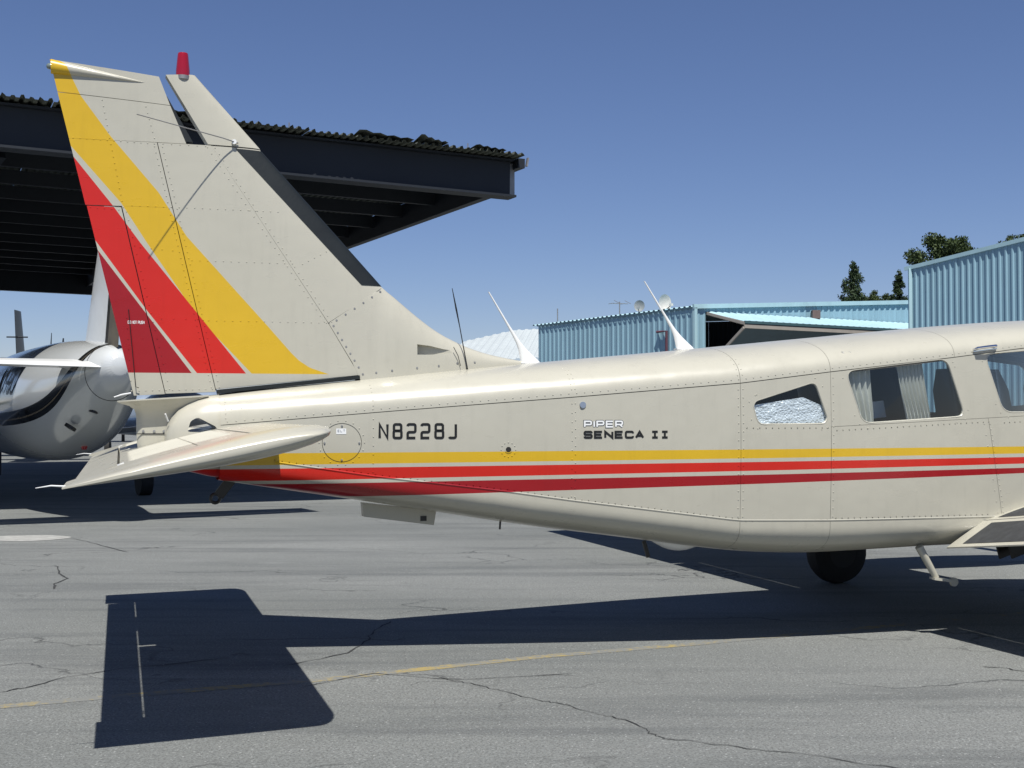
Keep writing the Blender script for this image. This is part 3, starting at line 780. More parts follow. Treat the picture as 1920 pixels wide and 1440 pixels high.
part('foot_pad', CRM, stp, (bar, L(4.38, .50, .316), L(4.50, .52, .298), .06, .012), (tube, [L(4.49, .53, .297), L(4.49, .545, .297)], .024, 14))
hd = part('grab_handle', CHROME, plane, (tube, [ptop(4.575, .93, -.004), ptop(4.58, .925, .028), ptop(4.64, .925, .033), ptop(4.695, .925, .030), ptop(4.705, .93, -.004)], .008, 8), (bar, ptop(4.565, .955, .002), ptop(4.715, .955, .002), .016, .006))
part('fuselage_cap', simple('cap', (.36, .42, .52), .25, metal=.6), plane, (tube, [pside(2.389, 1.246, -.002), pside(2.389, 1.246, .006)], .016, 18))
def disc_ring(u, z, r0, r1, off, n=40):
    vs = []; fs = []
    for k in range(n):
        a = 2*math.pi*k/n
        for r in (r0, r1): vs.append(pside(u+r*math.cos(a), z+r*math.sin(a), off))
    for k in range(n): fs.append((2*k, 2*k+1, (2*k+3) % (2*n), (2*k+2) % (2*n)))
    return vs, fs
v_, f_ = disc_ring(2.017, 1.025, .0005, .0145, .0012); vent = mesh('drain_vent', v_, f_, DARK, plane)
v_, f_ = disc_ring(2.017, 1.025, .0135, .0175, .0022); mesh('vent_rim', v_, f_, FUS, vent)
v_, f_ = disc_ring(1.213, 1.062, .0915, .0937, .0008, 60); acc = mesh('access_panel', v_, f_, BOOT, plane)
for du, dz in ((0, .082), (0, -.082), (.082, 0), (-.082, 0)):
    p = Vector(pside(1.213+du, 1.062+dz, -.002)); q = Vector(pside(1.213+du, 1.062+dz, .005)); part('stud', CHROME, acc, (tube, [p, q], [.0062, .004], 10))

# ---- rivets: real domes, too small to pick apart
RV = {}
def rivet(key, P, Nn, r=.0040, h=.0025):
    vs, fs = RV.setdefault(key, ([], [])); P, Nn = Vector(P), Vector(Nn).normalized()
    a = Nn.orthogonal().normalized(); c = Nn.cross(a); b = len(vs)
    for rr, hh in ((r, -.0004), (r*.62, h*.8)):
        for k in range(6):
            q = k*math.pi/3; vs.append(P+(a*math.cos(q)+c*math.sin(q))*rr+Nn*hh)
    vs.append(P+Nn*h)
    for k in range(6):
        j = (k+1) % 6; fs.append((b+k, b+j, b+6+j, b+6+k)); fs.append((b+6+k, b+6+j, b+12))
def nside(u, z): 
    e = .01; a = Vector(pside(u+e, z))-Vector(pside(u-e, z)); b = Vector(pside(u, z+e))-Vector(pside(u, z-e)); return a.cross(b)
def rs(a, b, step, fn=None):
    n = max(1, int(math.dist(a, b)/step))
    for i in range(n+1):
        t = i/n; u = a[0]+(b[0]-a[0])*t; z = a[1]+(b[1]-a[1])*t
        rivet('f', pside(u, z), nside(u, z))
def rtop(u, s):
    e = .01; a = Vector(ptop(u+e, s))-Vector(ptop(u-e, s)); b = Vector(ptop(u, s-e))-Vector(ptop(u, s+e)); rivet('f', ptop(u, s), a.cross(b))
def rbot(u, s):
    e = .01; a = Vector(pbot(u+e, s))-Vector(pbot(u-e, s)); b = Vector(pbot(u, s-e))-Vector(pbot(u, s+e)); rivet('f', pbot(u, s), a.cross(b))
for u in frange(.68, 5.6, .040): rtop(u, .955)
for u in frange(.90, 3.2, .034): rs((u, zl(u)-.0+.010), (u, zl(u)+.010), 1)
for u in frange(.70, 1.35, .05): rtop(u, .72)
for u in (.672, 1.362, 2.335, 2.352, 3.196, 3.222, 3.722):
    rs((u, zs(u)-.03), (u, zl(u)+.02), .042)
    if u < 3.7:
        for s in frange(.45, .90, .11): rtop(u, s)
        for s in frange(.55, .9, .10): rbot(u, s)
for u in frange(3.24, 3.69, .036): rs((u, .655+.0), (u, .655), 1); rs((u, 1.13), (u, 1.13), 1); rbot(u, .82)
for u in frange(3.74, 4.66, .036): rs((u, .662), (u, .662), 1); rs((u, under(u)-.02), (u, under(u)-.02), 1); rbot(u, .84)
rs((4.668, 1.15), (4.762, .67), .03); rs((4.630, 1.15), (4.725, .67), .06)
for u in frange(4.76, 5.2, .036): rs((u, .668), (u, .668), 1); rs((u, under(u)-.03), (u, under(u)-.03), 1)
for a in range(12):
    q = 2*math.pi*a/12; u, z = 2.017+.036*math.cos(q), 1.025+.036*math.sin(q); rivet('f', pside(u, z), nside(u, z))
for a in range(18):
    q = 2*math.pi*a/18; u, z = 1.213+.107*math.cos(q), 1.062+.107*math.sin(q); rivet('f', pside(u, z), nside(u, z))
for key, d in (('main', .03), ('small', .03), ('fore', .03)):
    P = grow(WIN[key][0], d)+[]
    P.append(P[0]); acc_ = 0
    for a, b in zip(P, P[1:]):
        acc_ += math.dist(a, b)
        if acc_ > .042 and a[1] < zs(a[0])-.012: rivet('f', pside(*a), nside(*a)); acc_ = 0
def rf(a, b, step=.030):
    n = max(1, int(math.dist(a, b)/step))
    for i in range(n+1):
        t = i/n; u = a[0]+(b[0]-a[0])*t; z = a[1]+(b[1]-a[1])*t; rivet('r', L(u, vfin(u, z), z), (0, -1, .02), .0038, .0023)
for sh in (-.017, .020): rf((hin(2.49)+sh, 2.49), (hin(1.33)+sh, 1.33))
for sh in (-.018, .018): rf((.607+sh, 2.50), (1.177+sh, 1.66), .036)
for z, a, b in ((2.20, .24, .93), (1.945, .52, 1.0), (1.655, .60, 1.17), (2.505, .38, .58)): rf((a, z), (b, z+.0), .036)
rf((-.03, 2.512), (.34, 2.503)); rf((.10, 2.70), (.20, 2.19)); rf((.30, 2.68), (.34, 2.53)); rf((.215, 2.17), (.420, 1.32), .04); rf((.05, 2.185), (.18, 2.178))
rf((.28, 1.312), (.62, 1.322)); rf((.28, 2.0), (.43, 1.99), .05); rf((.38, 1.66), (.55, 1.66), .05); rf((1.05, 1.945), (1.20, 2.03)); rf((.245, 1.31), (.22, 1.66), .05)
for key, m in (('f', FUS), ('r', FIN)):
    o = mesh('rivets', *RV[key], m, plane if key == 'f' else fin); o['kind'] = 'stuff'
vs, fs = [], []
for i in range(6):
    for k in range(3):
        b = len(vs); p = Vector(stab_pt((.84+.045*k)*CH, .012-.010*k, 1.02+.09*i+.03*(k % 2))); tube(vs, fs, [p-Vector((0, 0, .004)), p+Vector((0, 0, .002))], .004, 6)
for v in frange(.3, 1.75, .05):
    p = Vector(stab_pt(.77*CH, .018, v)); tube(vs, fs, [p, p+Vector((0, 0, .005))], .004, 6)
o = mesh('rivets', vs, fs, CRM, plane); o['kind'] = 'stuff'

# ---- lettering: stroked glyphs laid on the skin
def arc(cx, cy, rx, ry, a0, a1, n=7): return [(cx+rx*math.cos(R(a0+(a1-a0)*i/n)), cy+ry*math.sin(R(a0+(a1-a0)*i/n))) for i in range(n+1)]
def glyph(c, w):
    r = .22*min(w, 1)
    def rr(x0, y0, x1, y1): return arc(x1-r, y1-r, r, r, 90, 0, 4)+arc(x1-r, y0+r, r, r, 0, -90, 4)+arc(x0+r, y0+r, r, r, -90, -180, 4)+arc(x0+r, y1-r, r, r, 180, 90, 4)
    if c == 'N': return [[(0, 0), (0, 1), (w, 0), (w, 1)]]
    if c == '8':
        a = rr(.03*w, .53, w*.97, 1); b = rr(0, 0, w, .53); return [a+a[:2], b+b[:2]]
    if c == '2': return [arc(r, 1-r, r, r, 180, 90, 4)[0:]+arc(w-r, 1-r, r, r, 90, 0, 4)+arc(w-r, .5+r*.4, r, r, 0, -90, 4)+arc(r, .5+r*.4-2*r, r, r, 90, 180, 4)+[(0, 0), (w, 0)]]
    if c == 'J': return [[(w, 1)]+arc(w-r*1.3, r*1.3, r*1.3, r*1.3, 0, -90, 5)+arc(r, r*1.0, r, r*1.0, -90, -165, 4)]
    if c == 'P': return [[(0, 0), (0, 1)]+arc(w-r, 1-r, r, r, 90, 0, 4)+arc(w-r, .42+r, r, r, 0, -90, 4)+[(0, .42)]]
    if c == 'R': return [[(0, 0), (0, 1)]+arc(w-r, 1-r, r, r, 90, 0, 4)+arc(w-r, .42+r, r, r, 0, -90, 4)+[(0, .42)], [(w*.6, .42), (w, 0)]]
    if c == 'I': return [[(0, 0), (0, 1)]]
    if c == 'E': return [[(w, 1), (0, 1), (0, 0), (w, 0)], [(0, .5), (w*.9, .5)]]
    if c == 'S': return [[(w, .78), (w, 1-r)]+arc(w-r, 1-r, r, r, 0, 90, 4)+arc(r, 1-r, r, r, 90, 180, 4)+arc(r, .5+r, r, r, 180, 270, 4)+arc(w-r, .5-r, r, r, 90, 0, 4)+arc(w-r, r, r, r, 0, -90, 4)+arc(r, r, r, r, -90, -180, 4)+[(0, .22)]]
    if c == 'C': return [[(w, .74), (w, 1-r)]+arc(w-r, 1-r, r, r, 0, 90, 4)+arc(r, 1-r, r, r, 90, 180, 4)+arc(r, r, r, r, 180, 270, 4)+arc(w-r, r, r, r, -90, 0, 4)+[(w, .26)]]
    if c == 'A': return [[(0, 0), (w*.5, 1), (w, 0)], [(w*.2, .3), (w*.8, .3)]]
    if c == 'T': return [[(0, 1), (w, 1)], [(w/2, 1), (w/2, 0)]]
    if c == 'L': return [[(0, 1), (0, 0), (w, 0)]]
    if c == 'D': return [[(0, 0), (0, 1)]+arc(w-r, 1-r, r, r, 90, 0, 4)+arc(w-r, r, r, r, 0, -90, 4)+[(0, 0)]]
    if c == 'O': a = rr(0, 0, w, 1); return [a+a[:2]]
    if c == 'U': return [[(0, 1)]+arc(r, r, r, r, 180, 270, 4)+arc(w-r, r, r, r, -90, 0, 4)+[(w, 1)]]
    if c == 'H': return [[(0, 0), (0, 1)], [(w, 0), (w, 1)], [(0, .5), (w, .5)]]
    if c == '1': return [[(w*.2, .75), (w*.5, 1), (w*.5, 0)]]
    if c == '9': a = rr(0, .45, w, 1); return [a+a[:2], [(w, .7), (w*.9, .2), (w*.4, 0)]]
    if c == '0': a = rr(0, 0, w, 1); return [a+a[:2]]
    if c == '7': return [[(0, 1), (w, 1), (w*.3, 0)]]
    if c == '=': return [[(-w*.42, 1), (w*.42, 1)], [(-w*.42, 0), (w*.42, 0)], [(0, 0), (0, 1)]]
    return []
def stroke(vs, fs, pts, wd, fn):
    P = [Vector(p) for p in pts]
    Q = [P[0]]
    for p in P[1:]:
        if (p-Q[-1]).length > 1e-4: Q.append(p)
    P = Q; n = len(P); b = len(vs)
    ext = wd*.5
    P2 = P[:]
    if (P[0]-P[-1]).length > .02*1 and n > 1:
        pass
    for i in range(n):
        d0 = (P[i]-P[i-1]).normalized() if i else (P[1]-P[0]).normalized()
        d1 = (P[i+1]-P[i]).normalized() if i < n-1 else d0
        m = (d0+d1)
        m = m.normalized() if m.length > .05 else d1
        s = Vector((-m.y, m.x)); k = min(1/max(s.dot(Vector((-d1.y, d1.x))), .35), 2.4)
        for sg in (1, -1): vs.append(fn(*(P[i]+s*sg*wd/2*k)))
        if i: fs.append((b+2*i-2, b+2*i-1, b+2*i+1, b+2*i))
def word(name, text, u0, z0, h, cw, gap, wd, mat, fn, parent, aspect=1, widths={}):
    """cw: letter width in letter heights; fn(u,z) puts a point on the skin"""
    x = 0; obs = []
    for c in text:
        if c == ' ': x += cw*.75; continue
        w = widths.get(c, cw); vs, fs = [], []
        x_ = x+(w*.5 if c == '=' else 0)
        for s in glyph(c, w): stroke(vs, fs, [(px+x_, py) for px, py in s], wd, lambda a, b: fn(u0+a*h, z0+b*h))
        obs.append(mesh(name, vs, fs, mat, parent, False)); x += w+gap
    return obs
for c in word('registration_letter', 'N8228J', 1.392, 1.084, .066, .56, .455, .185, BLACK, lambda u, z: pside(u, z, .0016), plane, widths={'J': .48}): pass
WID = {'I': 0.0}
word('name_letter', 'PIPER', 2.398, 1.137, .027, 1.22, .55, .50, simple('letter_outline', (.03, .04, .055), .4), lambda u, z: pside(u, z, .0013), plane, widths=WID)
word('name_letter', 'PIPER', 2.398, 1.137, .027, 1.22, .55, .30, WHITE, lambda u, z: pside(u, z, .0021), plane, widths=WID)
word('name_letter', 'SENECA ==', 2.397, 1.083, .029, 1.25, .56, .37, BLACK, lambda u, z: pside(u, z, .0016), plane, widths={'=': 1.2})
word('placard_letter', 'DO NOT PUSH', .226, 1.633, .013, .42, .17, .15, WHITE, lambda u, z: L(u, vfin(u, z)+.0012, z), tab if False else rud)
vs, fs = [], []; grid(vs, fs, [[pside(u, z, .0012) for z in (1.103, 1.130)] for u in (1.186, 1.210, 1.233)]); plc = mesh('placard', vs, fs, WHITE, acc, False)
word('placard_letter', 'ELT', 1.193, 1.114, .010, .8, .5, .2, simple('placard_grey', (.25, .27, .3), .5), lambda u, z: pside(u, z, .002), acc)

# ------------------------------------------------------------------ corrugated sheets
def corrugated(name, P, A, B, len_fn, period, amp, mat, parent, N, sheet=.0, base=0.0):
    """sheets starting at P, running along unit A (width B), each strip going along N... built as separate sheets"""
    pass
def wall_sheets(parent, P0, P1, z0, top0, top1, period, amp, mat, out, per_sheet=4, name='wall_sheet'):
    """vertical ribbed cladding from P0 to P1 (xy); the top edge runs from top0 to top1; ribs stand out along `out`"""
    P0, P1 = Vector((*P0, 0)), Vector((*P1, 0)); d = P1-P0; Lg = d.length; d.normalize(); out = Vector((*out, 0)).normalized()
    n = max(1, round(Lg/(period*per_sheet)))
    for i in range(n):
        vs, fs = [], []; a, b = Lg*i/n+.002, Lg*(i+1)/n-.002; pr = (b-a)/per_sheet; xs = []
        for k in range(per_sheet):
            q = a+k*pr
            xs += [(q, 0), (q+pr*.52, 0), (q+pr*.64, amp), (q+pr*.86, amp)]
        xs.append((b, 0))
        for x, h in xs:
            p = P0+d*x+out*h; zt_ = top0+(top1-top0)*x/Lg; vs += [(p.x, p.y, z0), (p.x, p.y, zt_)]
        for k in range(len(xs)-1): fs.append((2*k, 2*k+2, 2*k+3, 2*k+1))
        mesh(name, vs, fs, mat, parent, False)
def roof_sheets(parent, Q, e1, w, e2, l, dz1, dz2, period, amp, mat, per_sheet=4, name='roof_sheet', jit=0):
    """ribbed deck: starts at Q, w metres along e1 (rise dz1), ribs running l metres along e2 (rise dz2)"""
    Q = Vector(Q); e1 = Vector((*e1, 0)).normalized(); e2 = Vector((*e2, 0)).normalized(); n = max(1, round(w/(period*per_sheet)))
    for i in range(n):
        vs, fs = [], []; a, b = w*i/n, w*(i+1)/n; pr = (b-a)/per_sheet; xs = []
        j0 = random.uniform(-jit, jit); jz = random.uniform(0, jit)*.35
        for k in range(per_sheet):
            q = a+k*pr; xs += [(q, 0), (q+pr*.40, 0), (q+pr*.55, amp), (q+pr*.85, amp)]
        xs.append((b, 0))
        for x, h in xs:
            if jit: h *= random.uniform(.45, 1.25)
            for t in (0, l):
                p = Q+e1*x+e2*(t+(j0 if t == 0 else 0)); vs.append((p.x, p.y, Q.z+dz1*x/w+dz2*t/l+h+(jz if t == 0 else 0)))
        for k in range(len(xs)-1): fs.append((2*k, 2*k+2, 2*k+3, 2*k+1))
        mesh(name, vs, fs, mat, parent, False)

# ------------------------------------------------------------------ open shelter hangar on the left
sh = thing('open_hangar', 'dark open-sided shelter hangar with ragged corrugated roof behind the tail fin', 'hangar', (0, 0, 0))
E1, E2 = Vector((.899, .438, 0)), Vector((-.438, .899, 0)); CR = Vector((-.05, 16.95, 0)); LW = 20.0; DP = 17.5
def hp(a, b, z): # a metres left of the right end, b metres behind the front edge
    p = CR-E1*a+E2*b; return Vector((p.x, p.y, z+.009*a))
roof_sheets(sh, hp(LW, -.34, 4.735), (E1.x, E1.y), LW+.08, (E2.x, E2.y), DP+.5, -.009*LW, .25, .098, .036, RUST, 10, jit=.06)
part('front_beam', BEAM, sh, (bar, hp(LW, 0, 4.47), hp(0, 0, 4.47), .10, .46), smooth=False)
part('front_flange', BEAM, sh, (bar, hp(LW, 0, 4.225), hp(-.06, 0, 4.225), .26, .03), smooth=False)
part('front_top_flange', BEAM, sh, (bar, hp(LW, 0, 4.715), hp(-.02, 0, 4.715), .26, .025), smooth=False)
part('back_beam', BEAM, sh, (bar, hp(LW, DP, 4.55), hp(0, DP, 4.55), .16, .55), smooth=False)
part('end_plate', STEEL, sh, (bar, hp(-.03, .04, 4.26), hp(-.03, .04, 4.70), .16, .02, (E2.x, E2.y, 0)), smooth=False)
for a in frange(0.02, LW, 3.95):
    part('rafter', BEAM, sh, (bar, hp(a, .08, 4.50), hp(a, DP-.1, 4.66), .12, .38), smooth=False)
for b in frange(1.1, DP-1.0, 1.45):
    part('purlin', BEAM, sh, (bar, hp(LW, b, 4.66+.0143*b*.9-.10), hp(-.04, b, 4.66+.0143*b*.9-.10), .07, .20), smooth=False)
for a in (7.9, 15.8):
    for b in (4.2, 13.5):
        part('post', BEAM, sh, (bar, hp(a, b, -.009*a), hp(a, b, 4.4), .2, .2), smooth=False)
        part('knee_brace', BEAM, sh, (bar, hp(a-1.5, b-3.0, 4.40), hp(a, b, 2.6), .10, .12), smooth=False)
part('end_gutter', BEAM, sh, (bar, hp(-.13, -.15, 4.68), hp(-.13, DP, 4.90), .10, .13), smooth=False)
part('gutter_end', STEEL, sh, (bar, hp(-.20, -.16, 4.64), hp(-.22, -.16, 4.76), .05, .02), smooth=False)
for a, b, w_, t_ in ((1.9, -.30, .75, .10), (1.25, -.34, .38, .15), (4.35, -.28, .75, .07), (.42, -.30, .45, .06), (4.0, -.3, .2, .13), (5.6, -.25, .3, .05)):
    vs, fs = [], []; rows = []
    for i in range(9):
        x = a+w_*(i/8-.5); rows.append([tuple(hp(x, b-.05, 4.785+.02*(i % 2)+t_*(i/8)**2*.5)), tuple(hp(x, b+.45, 4.79+.02*(i % 2)))])
    grid(vs, fs, rows); mesh('torn_sheet', vs, fs, RUST, sh, False)
for a in (4.55, 2.0, .62, 3.1):
    part('bolt', STEEL, sh, (tube, [hp(a, -.02, 4.72), hp(a, -.02, 4.90)], .008, 6))

# ------------------------------------------------------------------ white twin parked under the shelter, tail towards us
JW = NT('white_jet_paint')
_X = JW.xyz()
_b = JW.math('ADD', 1.18, JW.math('MULTIPLY', JW.math('POWER', 2.718, JW.math('MULTIPLY', _X[0], -1.35)), 1.45))
_d = JW.math('SUBTRACT', _X[2], _b)
_in = JW.math('MULTIPLY', JW.math('GREATER_THAN', _d, -.11), JW.math('LESS_THAN', _d, .06))
_ln = JW.math('MULTIPLY', JW.math('GREATER_THAN', _d, -.05), JW.math('LESS_THAN', _d, -.035))
_c = JW.mix(_in, (.52, .54, .54), (.012, .013, .014)); _c = JW.mix(_ln, _c, (.16, .13, .09))  # body white lowered: shade on the body is put into the colour
JW.set(_c, .16, coat=.6)
JP = R(30)
jet = thing('parked_twin', 'white twin airplane with curving black stripe, tail towards us under the open hangar', 'airplane', (-4.22, 13.3, 0), R(90)+JP)
ST = [(0, .10, .10, 1.74), (.10, .19, .20, 1.73), (.30, .27, .29, 1.70), (.7, .37, .40, 1.64), (1.3, .50, .55, 1.54), (2.1, .63, .69, 1.45), (3.0, .72, .77, 1.40), (4.5, .76, .80, 1.38), (7.0, .76, .80, 1.38), (8.5, .62, .66, 1.30), (9.8, .34, .36, 1.14), (10.4, .08, .08, 1.08)]
rows = []
for s_, a_, b_, z_ in ST: rows.append([(s_, a_*math.sin(q), z_+b_*math.cos(q)) for q in [k*math.pi/14 for k in range(28)]])
vs, fs = [], []; grid(vs, fs, rows, close=True); fs += [tuple(range(28)), tuple(range(11*28, 12*28))]
jb = fixn(mesh('body', vs, fs, JW.m, jet)); 
md = jb.modifiers.new('s', 'SUBSURF'); md.levels = 2; md.render_levels = 2
for q_ in (.40,):
    a_, b_, z_ = (interp(q_, [(e[0], e[j]) for e in ST]) for j in (1, 2, 3))
    part('body_joint', DARK, jet, (tube, [(q_, (a_-.004)*math.sin(w_*math.pi/20), z_+(b_-.004)*math.cos(w_*math.pi/20)) for w_ in range(41)], .0045, 5, False))
def slabwing(name, pts_root, pts_tip, th, mat, parent):
    """tapered surface: root and tip given as (leading, trailing) 3-D points, th = max thickness at root/tip along the face normal"""
    (r0, r1), (t0, t1) = pts_root, pts_tip; r0, r1, t0, t1 = map(Vector, (r0, r1, t0, t1))
    nrm = (r1-r0).cross(t0-r0).normalized(); rows = []
    for k in range(7):
        q = k/6; a, b = r0.lerp(t0, q), r1.lerp(t1, q); h = th[0]+(th[1]-th[0])*q; r = []
        for sg in (1, -1):
            for i in (range(11) if sg > 0 else range(10, -1, -1)):
                x = .5*(1-math.cos(math.pi*i/10)); y = 5*(.2969*math.sqrt(x)-.126*x-.3516*x*x+.2843*x**3-.1015*x**4)
                r.append(tuple(a.lerp(b, x)+nrm*(sg*(y*h+.002))))
        rows.append(r)
    vs, fs = [], []; grid(vs, fs, rows, close=True); m = len(rows[0]); fs += [tuple(range(m)), tuple(range(6*m, 7*m))]
    return fixn(mesh(name, vs, fs, mat, parent))
for sg in (1, -1):
    slabwing('tailplane', ((1.05, sg*.2, 1.79), (.45, sg*.2, 1.79)), ((.95, sg*2.35, 1.80), (.50, sg*2.35, 1.80)), (.10, .06), WHITE, jet)
    slabwing('elevator', ((.44, sg*.16, 1.79), (.10, sg*.16, 1.73)), ((.49, sg*2.35, 1.80), (.27, sg*2.35, 1.765)), (.045, .03), WHITE, jet)
    slabwing('wing', ((6.3, sg*.6, 1.0), (4.5, sg*.6, 1.0)), ((5.9, sg*6.0, 1.5), (4.9, sg*6.0, 1.5)), (.24, .12), WHITE, jet)
    g_ = part('main_gear', BEAM, jet, (tube, [(5.6, sg*1.6, 1.0), (5.6, sg*1.6, .25)], .05, 8))
    part('wheel', TYRE, g_, (tube, [(5.6, sg*1.6-.09, .24), (5.6, sg*1.6+.09, .24)], .24, 18))
    rows = [[(u_, sg*2.2+r_*math.sin(q), 1.25+r_*math.cos(q)) for q in [k*math.pi/8 for k in range(16)]] for u_, r_ in ((4.3, .05), (4.8, .28), (5.6, .38), (6.6, .40), (7.3, .32), (7.5, .2))]
    vs, fs = [], []; grid(vs, fs, rows, close=True); fs += [tuple(range(80, 96))]; mesh('nacelle', vs, fs, WHITE, jet)
slabwing('fin', ((1.9, 0, 1.9), (.62, 0, 1.9)), ((.62, 0, 3.9), (.05, 0, 3.9)), (.12, .06), WHITE, jet)
slabwing('rudder', ((.60, 0, 1.95), (.12, 0, 1.95)), ((.03, 0, 3.88), (-.30, 0, 3.88)), (.055, .035), simple('tan_rudder', (.12, .10, .07), .5, var=.3), jet)
slabwing('rudder_stripe', ((.66, 0, 1.92), (.60, 0, 1.92)), ((.09, 0, 3.89), (.03, 0, 3.89)), (.07, .05), BLACK, jet)
part('beacon', REDGLASS, jet, (tube, [(1.9, 0, .86), (1.9, 0, .80)], [.05, .03], 10))
part('vent', BLACK, jet, (tube, [(1.2, .28, 1.09), (1.2, .30, 1.06)], .07, 10))
part('vent', BLACK, jet, (tube, [(.75, .12, 1.27), (.75, .13, 1.24)], .05, 10))
part('nose_gear', BEAM, jet, (tube, [(9.2, 0, 1.0), (9.2, 0, .2)], .04, 8))
for k, c in enumerate('N1907'):
    vs, fs = [], []
    def jp(a, b):
        s_ = 3.9-a; z_ = b; yr = interp(s_, [(q[0], q[1]) for q in ST]); zr = interp(s_, [(q[0], q[2]) for q in ST]); zc = interp(s_, [(q[0], q[3]) for q in ST])
        return (s_, (yr+.006)*math.sqrt(max(0, 1-((z_-zc)/zr)**2)), z_)
    for s_ in glyph(c, .55): stroke(vs, fs, [(px*.30+k*.26+py*.06, 1.50+py*.30) for px, py in s_], .05, jp)
    mesh('registration_letter', vs, fs, BLACK, jet, False)

# ------------------------------------------------------------------ other aircraft far under the shelter
def far_plane(loc, rz, label, mat, tmat, k=1.0, finh=2.2):
    t = thing('distant_airplane', label, 'airplane', loc, rz, 'airplanes behind the open hangar')
    rows = [[(s_*k, a_*k*math.sin(q), (z_+a_*1.1*math.cos(q))*k) for q in [j*math.pi/8 for j in range(16)]] for s_, a_, z_ in ((-4.0, .06, 1.15), (-3, .22, 1.12), (-1.5, .42, 1.1), (0, .58, 1.15), (1.5, .56, 1.1), (2.6, .40, 1.0), (3.2, .15, .95))]
    vs, fs = [], []; grid(vs, fs, rows, close=True); fs += [tuple(range(16)), tuple(range(96, 112))]; mesh('body', vs, fs, mat, t)
    for sg in (1, -1):
        slabwing('wing', ((1.2*k, sg*.4*k, .95*k), (-.5*k, sg*.4*k, .95*k)), ((1.0*k, sg*5.2*k, 1.35*k), (-.2*k, sg*5.2*k, 1.35*k)), (.22*k, .10*k), mat, t)
        slabwing('tailplane', ((-3.0*k, sg*.1, 1.25*k), (-3.9*k, sg*.1, 1.25*k)), ((-3.3*k, sg*1.9*k, 1.27*k), (-3.9*k, sg*1.9*k, 1.27*k)), (.06, .04), mat, t)
        gg = part('gear_leg', BEAM, t, (tube, [(0, sg*1.3*k, .95*k), (-.1, sg*1.5*k, .2*k)], .045, 6))
        part('wheel', TYRE, gg, (tube, [(-.1, sg*1.5*k-.07, .22*k), (-.1, sg*1.5*k+.07, .22*k)], .22*k, 14))
    slabwing('fin', ((-2.6*k, 0, 1.3*k), (-3.7*k, 0, 1.3*k)), ((-3.6*k, 0, (1.3+finh)*k), (-4.2*k, 0, (1.3+finh)*k)), (.09*k, .06*k), tmat, t)
    if finh > 2: part('fin_aerial', BEAM, t, (tube, [(-3.9*k, -.28, 3.05*k), (-3.9*k, .28, 3.05*k)], .02, 6))
    return t
GREY = simple('shaded_blue_paint', (.20, .25, .33), .35, var=.15)  # blue of a wing in shadow, put into the paint colour
far_plane((-9.6, 35.5, 0), R(14), 'low-winged airplane with blue-grey shade in its colour, half hidden behind the cream tail cone', GREY, GREY, 1.15, 1.2)
far_plane((-14.26, 38.36, 0), R(98), 'airplane with tall black fin far behind the white twin', WHITE, BLACK, 1.12, 2.4)
def mast(x, y, h, r, label):
    m = thing('mast', label, 'mast', (x, y, 0), 0, 'masts behind the white twin')
    part('pole', BEAM, m, (tube, [(0, 0, 0), (0, 0, h*.55), (random.uniform(-.05, .05)+.12, 0, h)], [r, r*.8, r*.15], 8))
    part('base', BEAM, m, (tube, [(0, 0, 0), (0, 0, .12)], [r*2.2, r*1.8], 8))
mast(-17.0, 44, 3.65, .16, 'shortest dark mast, nearest the black fin')
mast(-16.5, 44, 4.22, .08, 'tallest and thinnest dark mast behind the white twin')
mast(-16.1, 44, 4.03, .17, 'dark tapering mast nearest the white twin fin')

# ------------------------------------------------------------------ blue hangar with bifold door
bh = thing('blue_hangar', 'pale blue corrugated hangar with its bifold door folded half open', 'hangar')
Bc = Vector((6.16, 41.7)); Bn = Vector((-.519, .855)); Bf = Vector((.855, .519)); Bo = Vector((.519, -.855)); Bl = Vector((-.855, -.519))
EH = 4.92
Be = Bc+Bn*9.8
wall_sheets(bh, Be, Bc, 0, EH, EH, .29, .035, BLUE, Bl, 4)
q0, q1, DH = .50, 13.4, 4.80
wall_sheets(bh, Bc, Bc+Bf*q0, 0, EH-.02, EH+.01, .25, .02, BLUE, Bo, 2)
wall_sheets(bh, Bc+Bf*q0, Bc+Bf*q1, DH, EH+.02, EH+.79, .30, .035, BLUE, Bo, 4)
def b3(p, z): return (p.x, p.y, z)
part('corner_trim', TRIM, bh, (bar, b3(Bc+Bo*.04, 0), b3(Bc+Bo*.04, EH), .12, .12, (Bo.x, Bo.y, 0)), smooth=False)
part('rake_trim', TRIM, bh, (bar, b3(Bc+Bo*.055+Bl*.08, EH+.03), b3(Bc+Bf*q1+Bo*.055, EH+.87), .09, .15), smooth=False)
roof_sheets(bh, b3(Bc+Bo*.04+Bl*.055, EH+.02), (-Bo.x, -Bo.y), 10.2, (Bf.x, Bf.y), q1+.3, 0, .83, .29, .05, TRIM, 4)
part('eave_trim', simple('eave_dark', (.06, .12, .16), .5), bh, (bar, b3(Be+Bl*.062, EH-.0), b3(Bc+Bl*.062, EH-.0), .012, .05), smooth=False)
for (a_, b_) in ((Bc+Bf*q0, Be+Bf*q0), ):
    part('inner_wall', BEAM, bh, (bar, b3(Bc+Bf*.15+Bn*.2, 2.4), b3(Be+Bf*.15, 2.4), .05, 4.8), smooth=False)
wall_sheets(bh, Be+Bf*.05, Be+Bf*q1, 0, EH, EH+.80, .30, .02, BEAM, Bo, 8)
part('far_wall', BEAM, bh, (bar, b3(Bc+Bf*q1, 2.7), b3(Be+Bf*q1, 2.7), .05, 5.4), smooth=False)
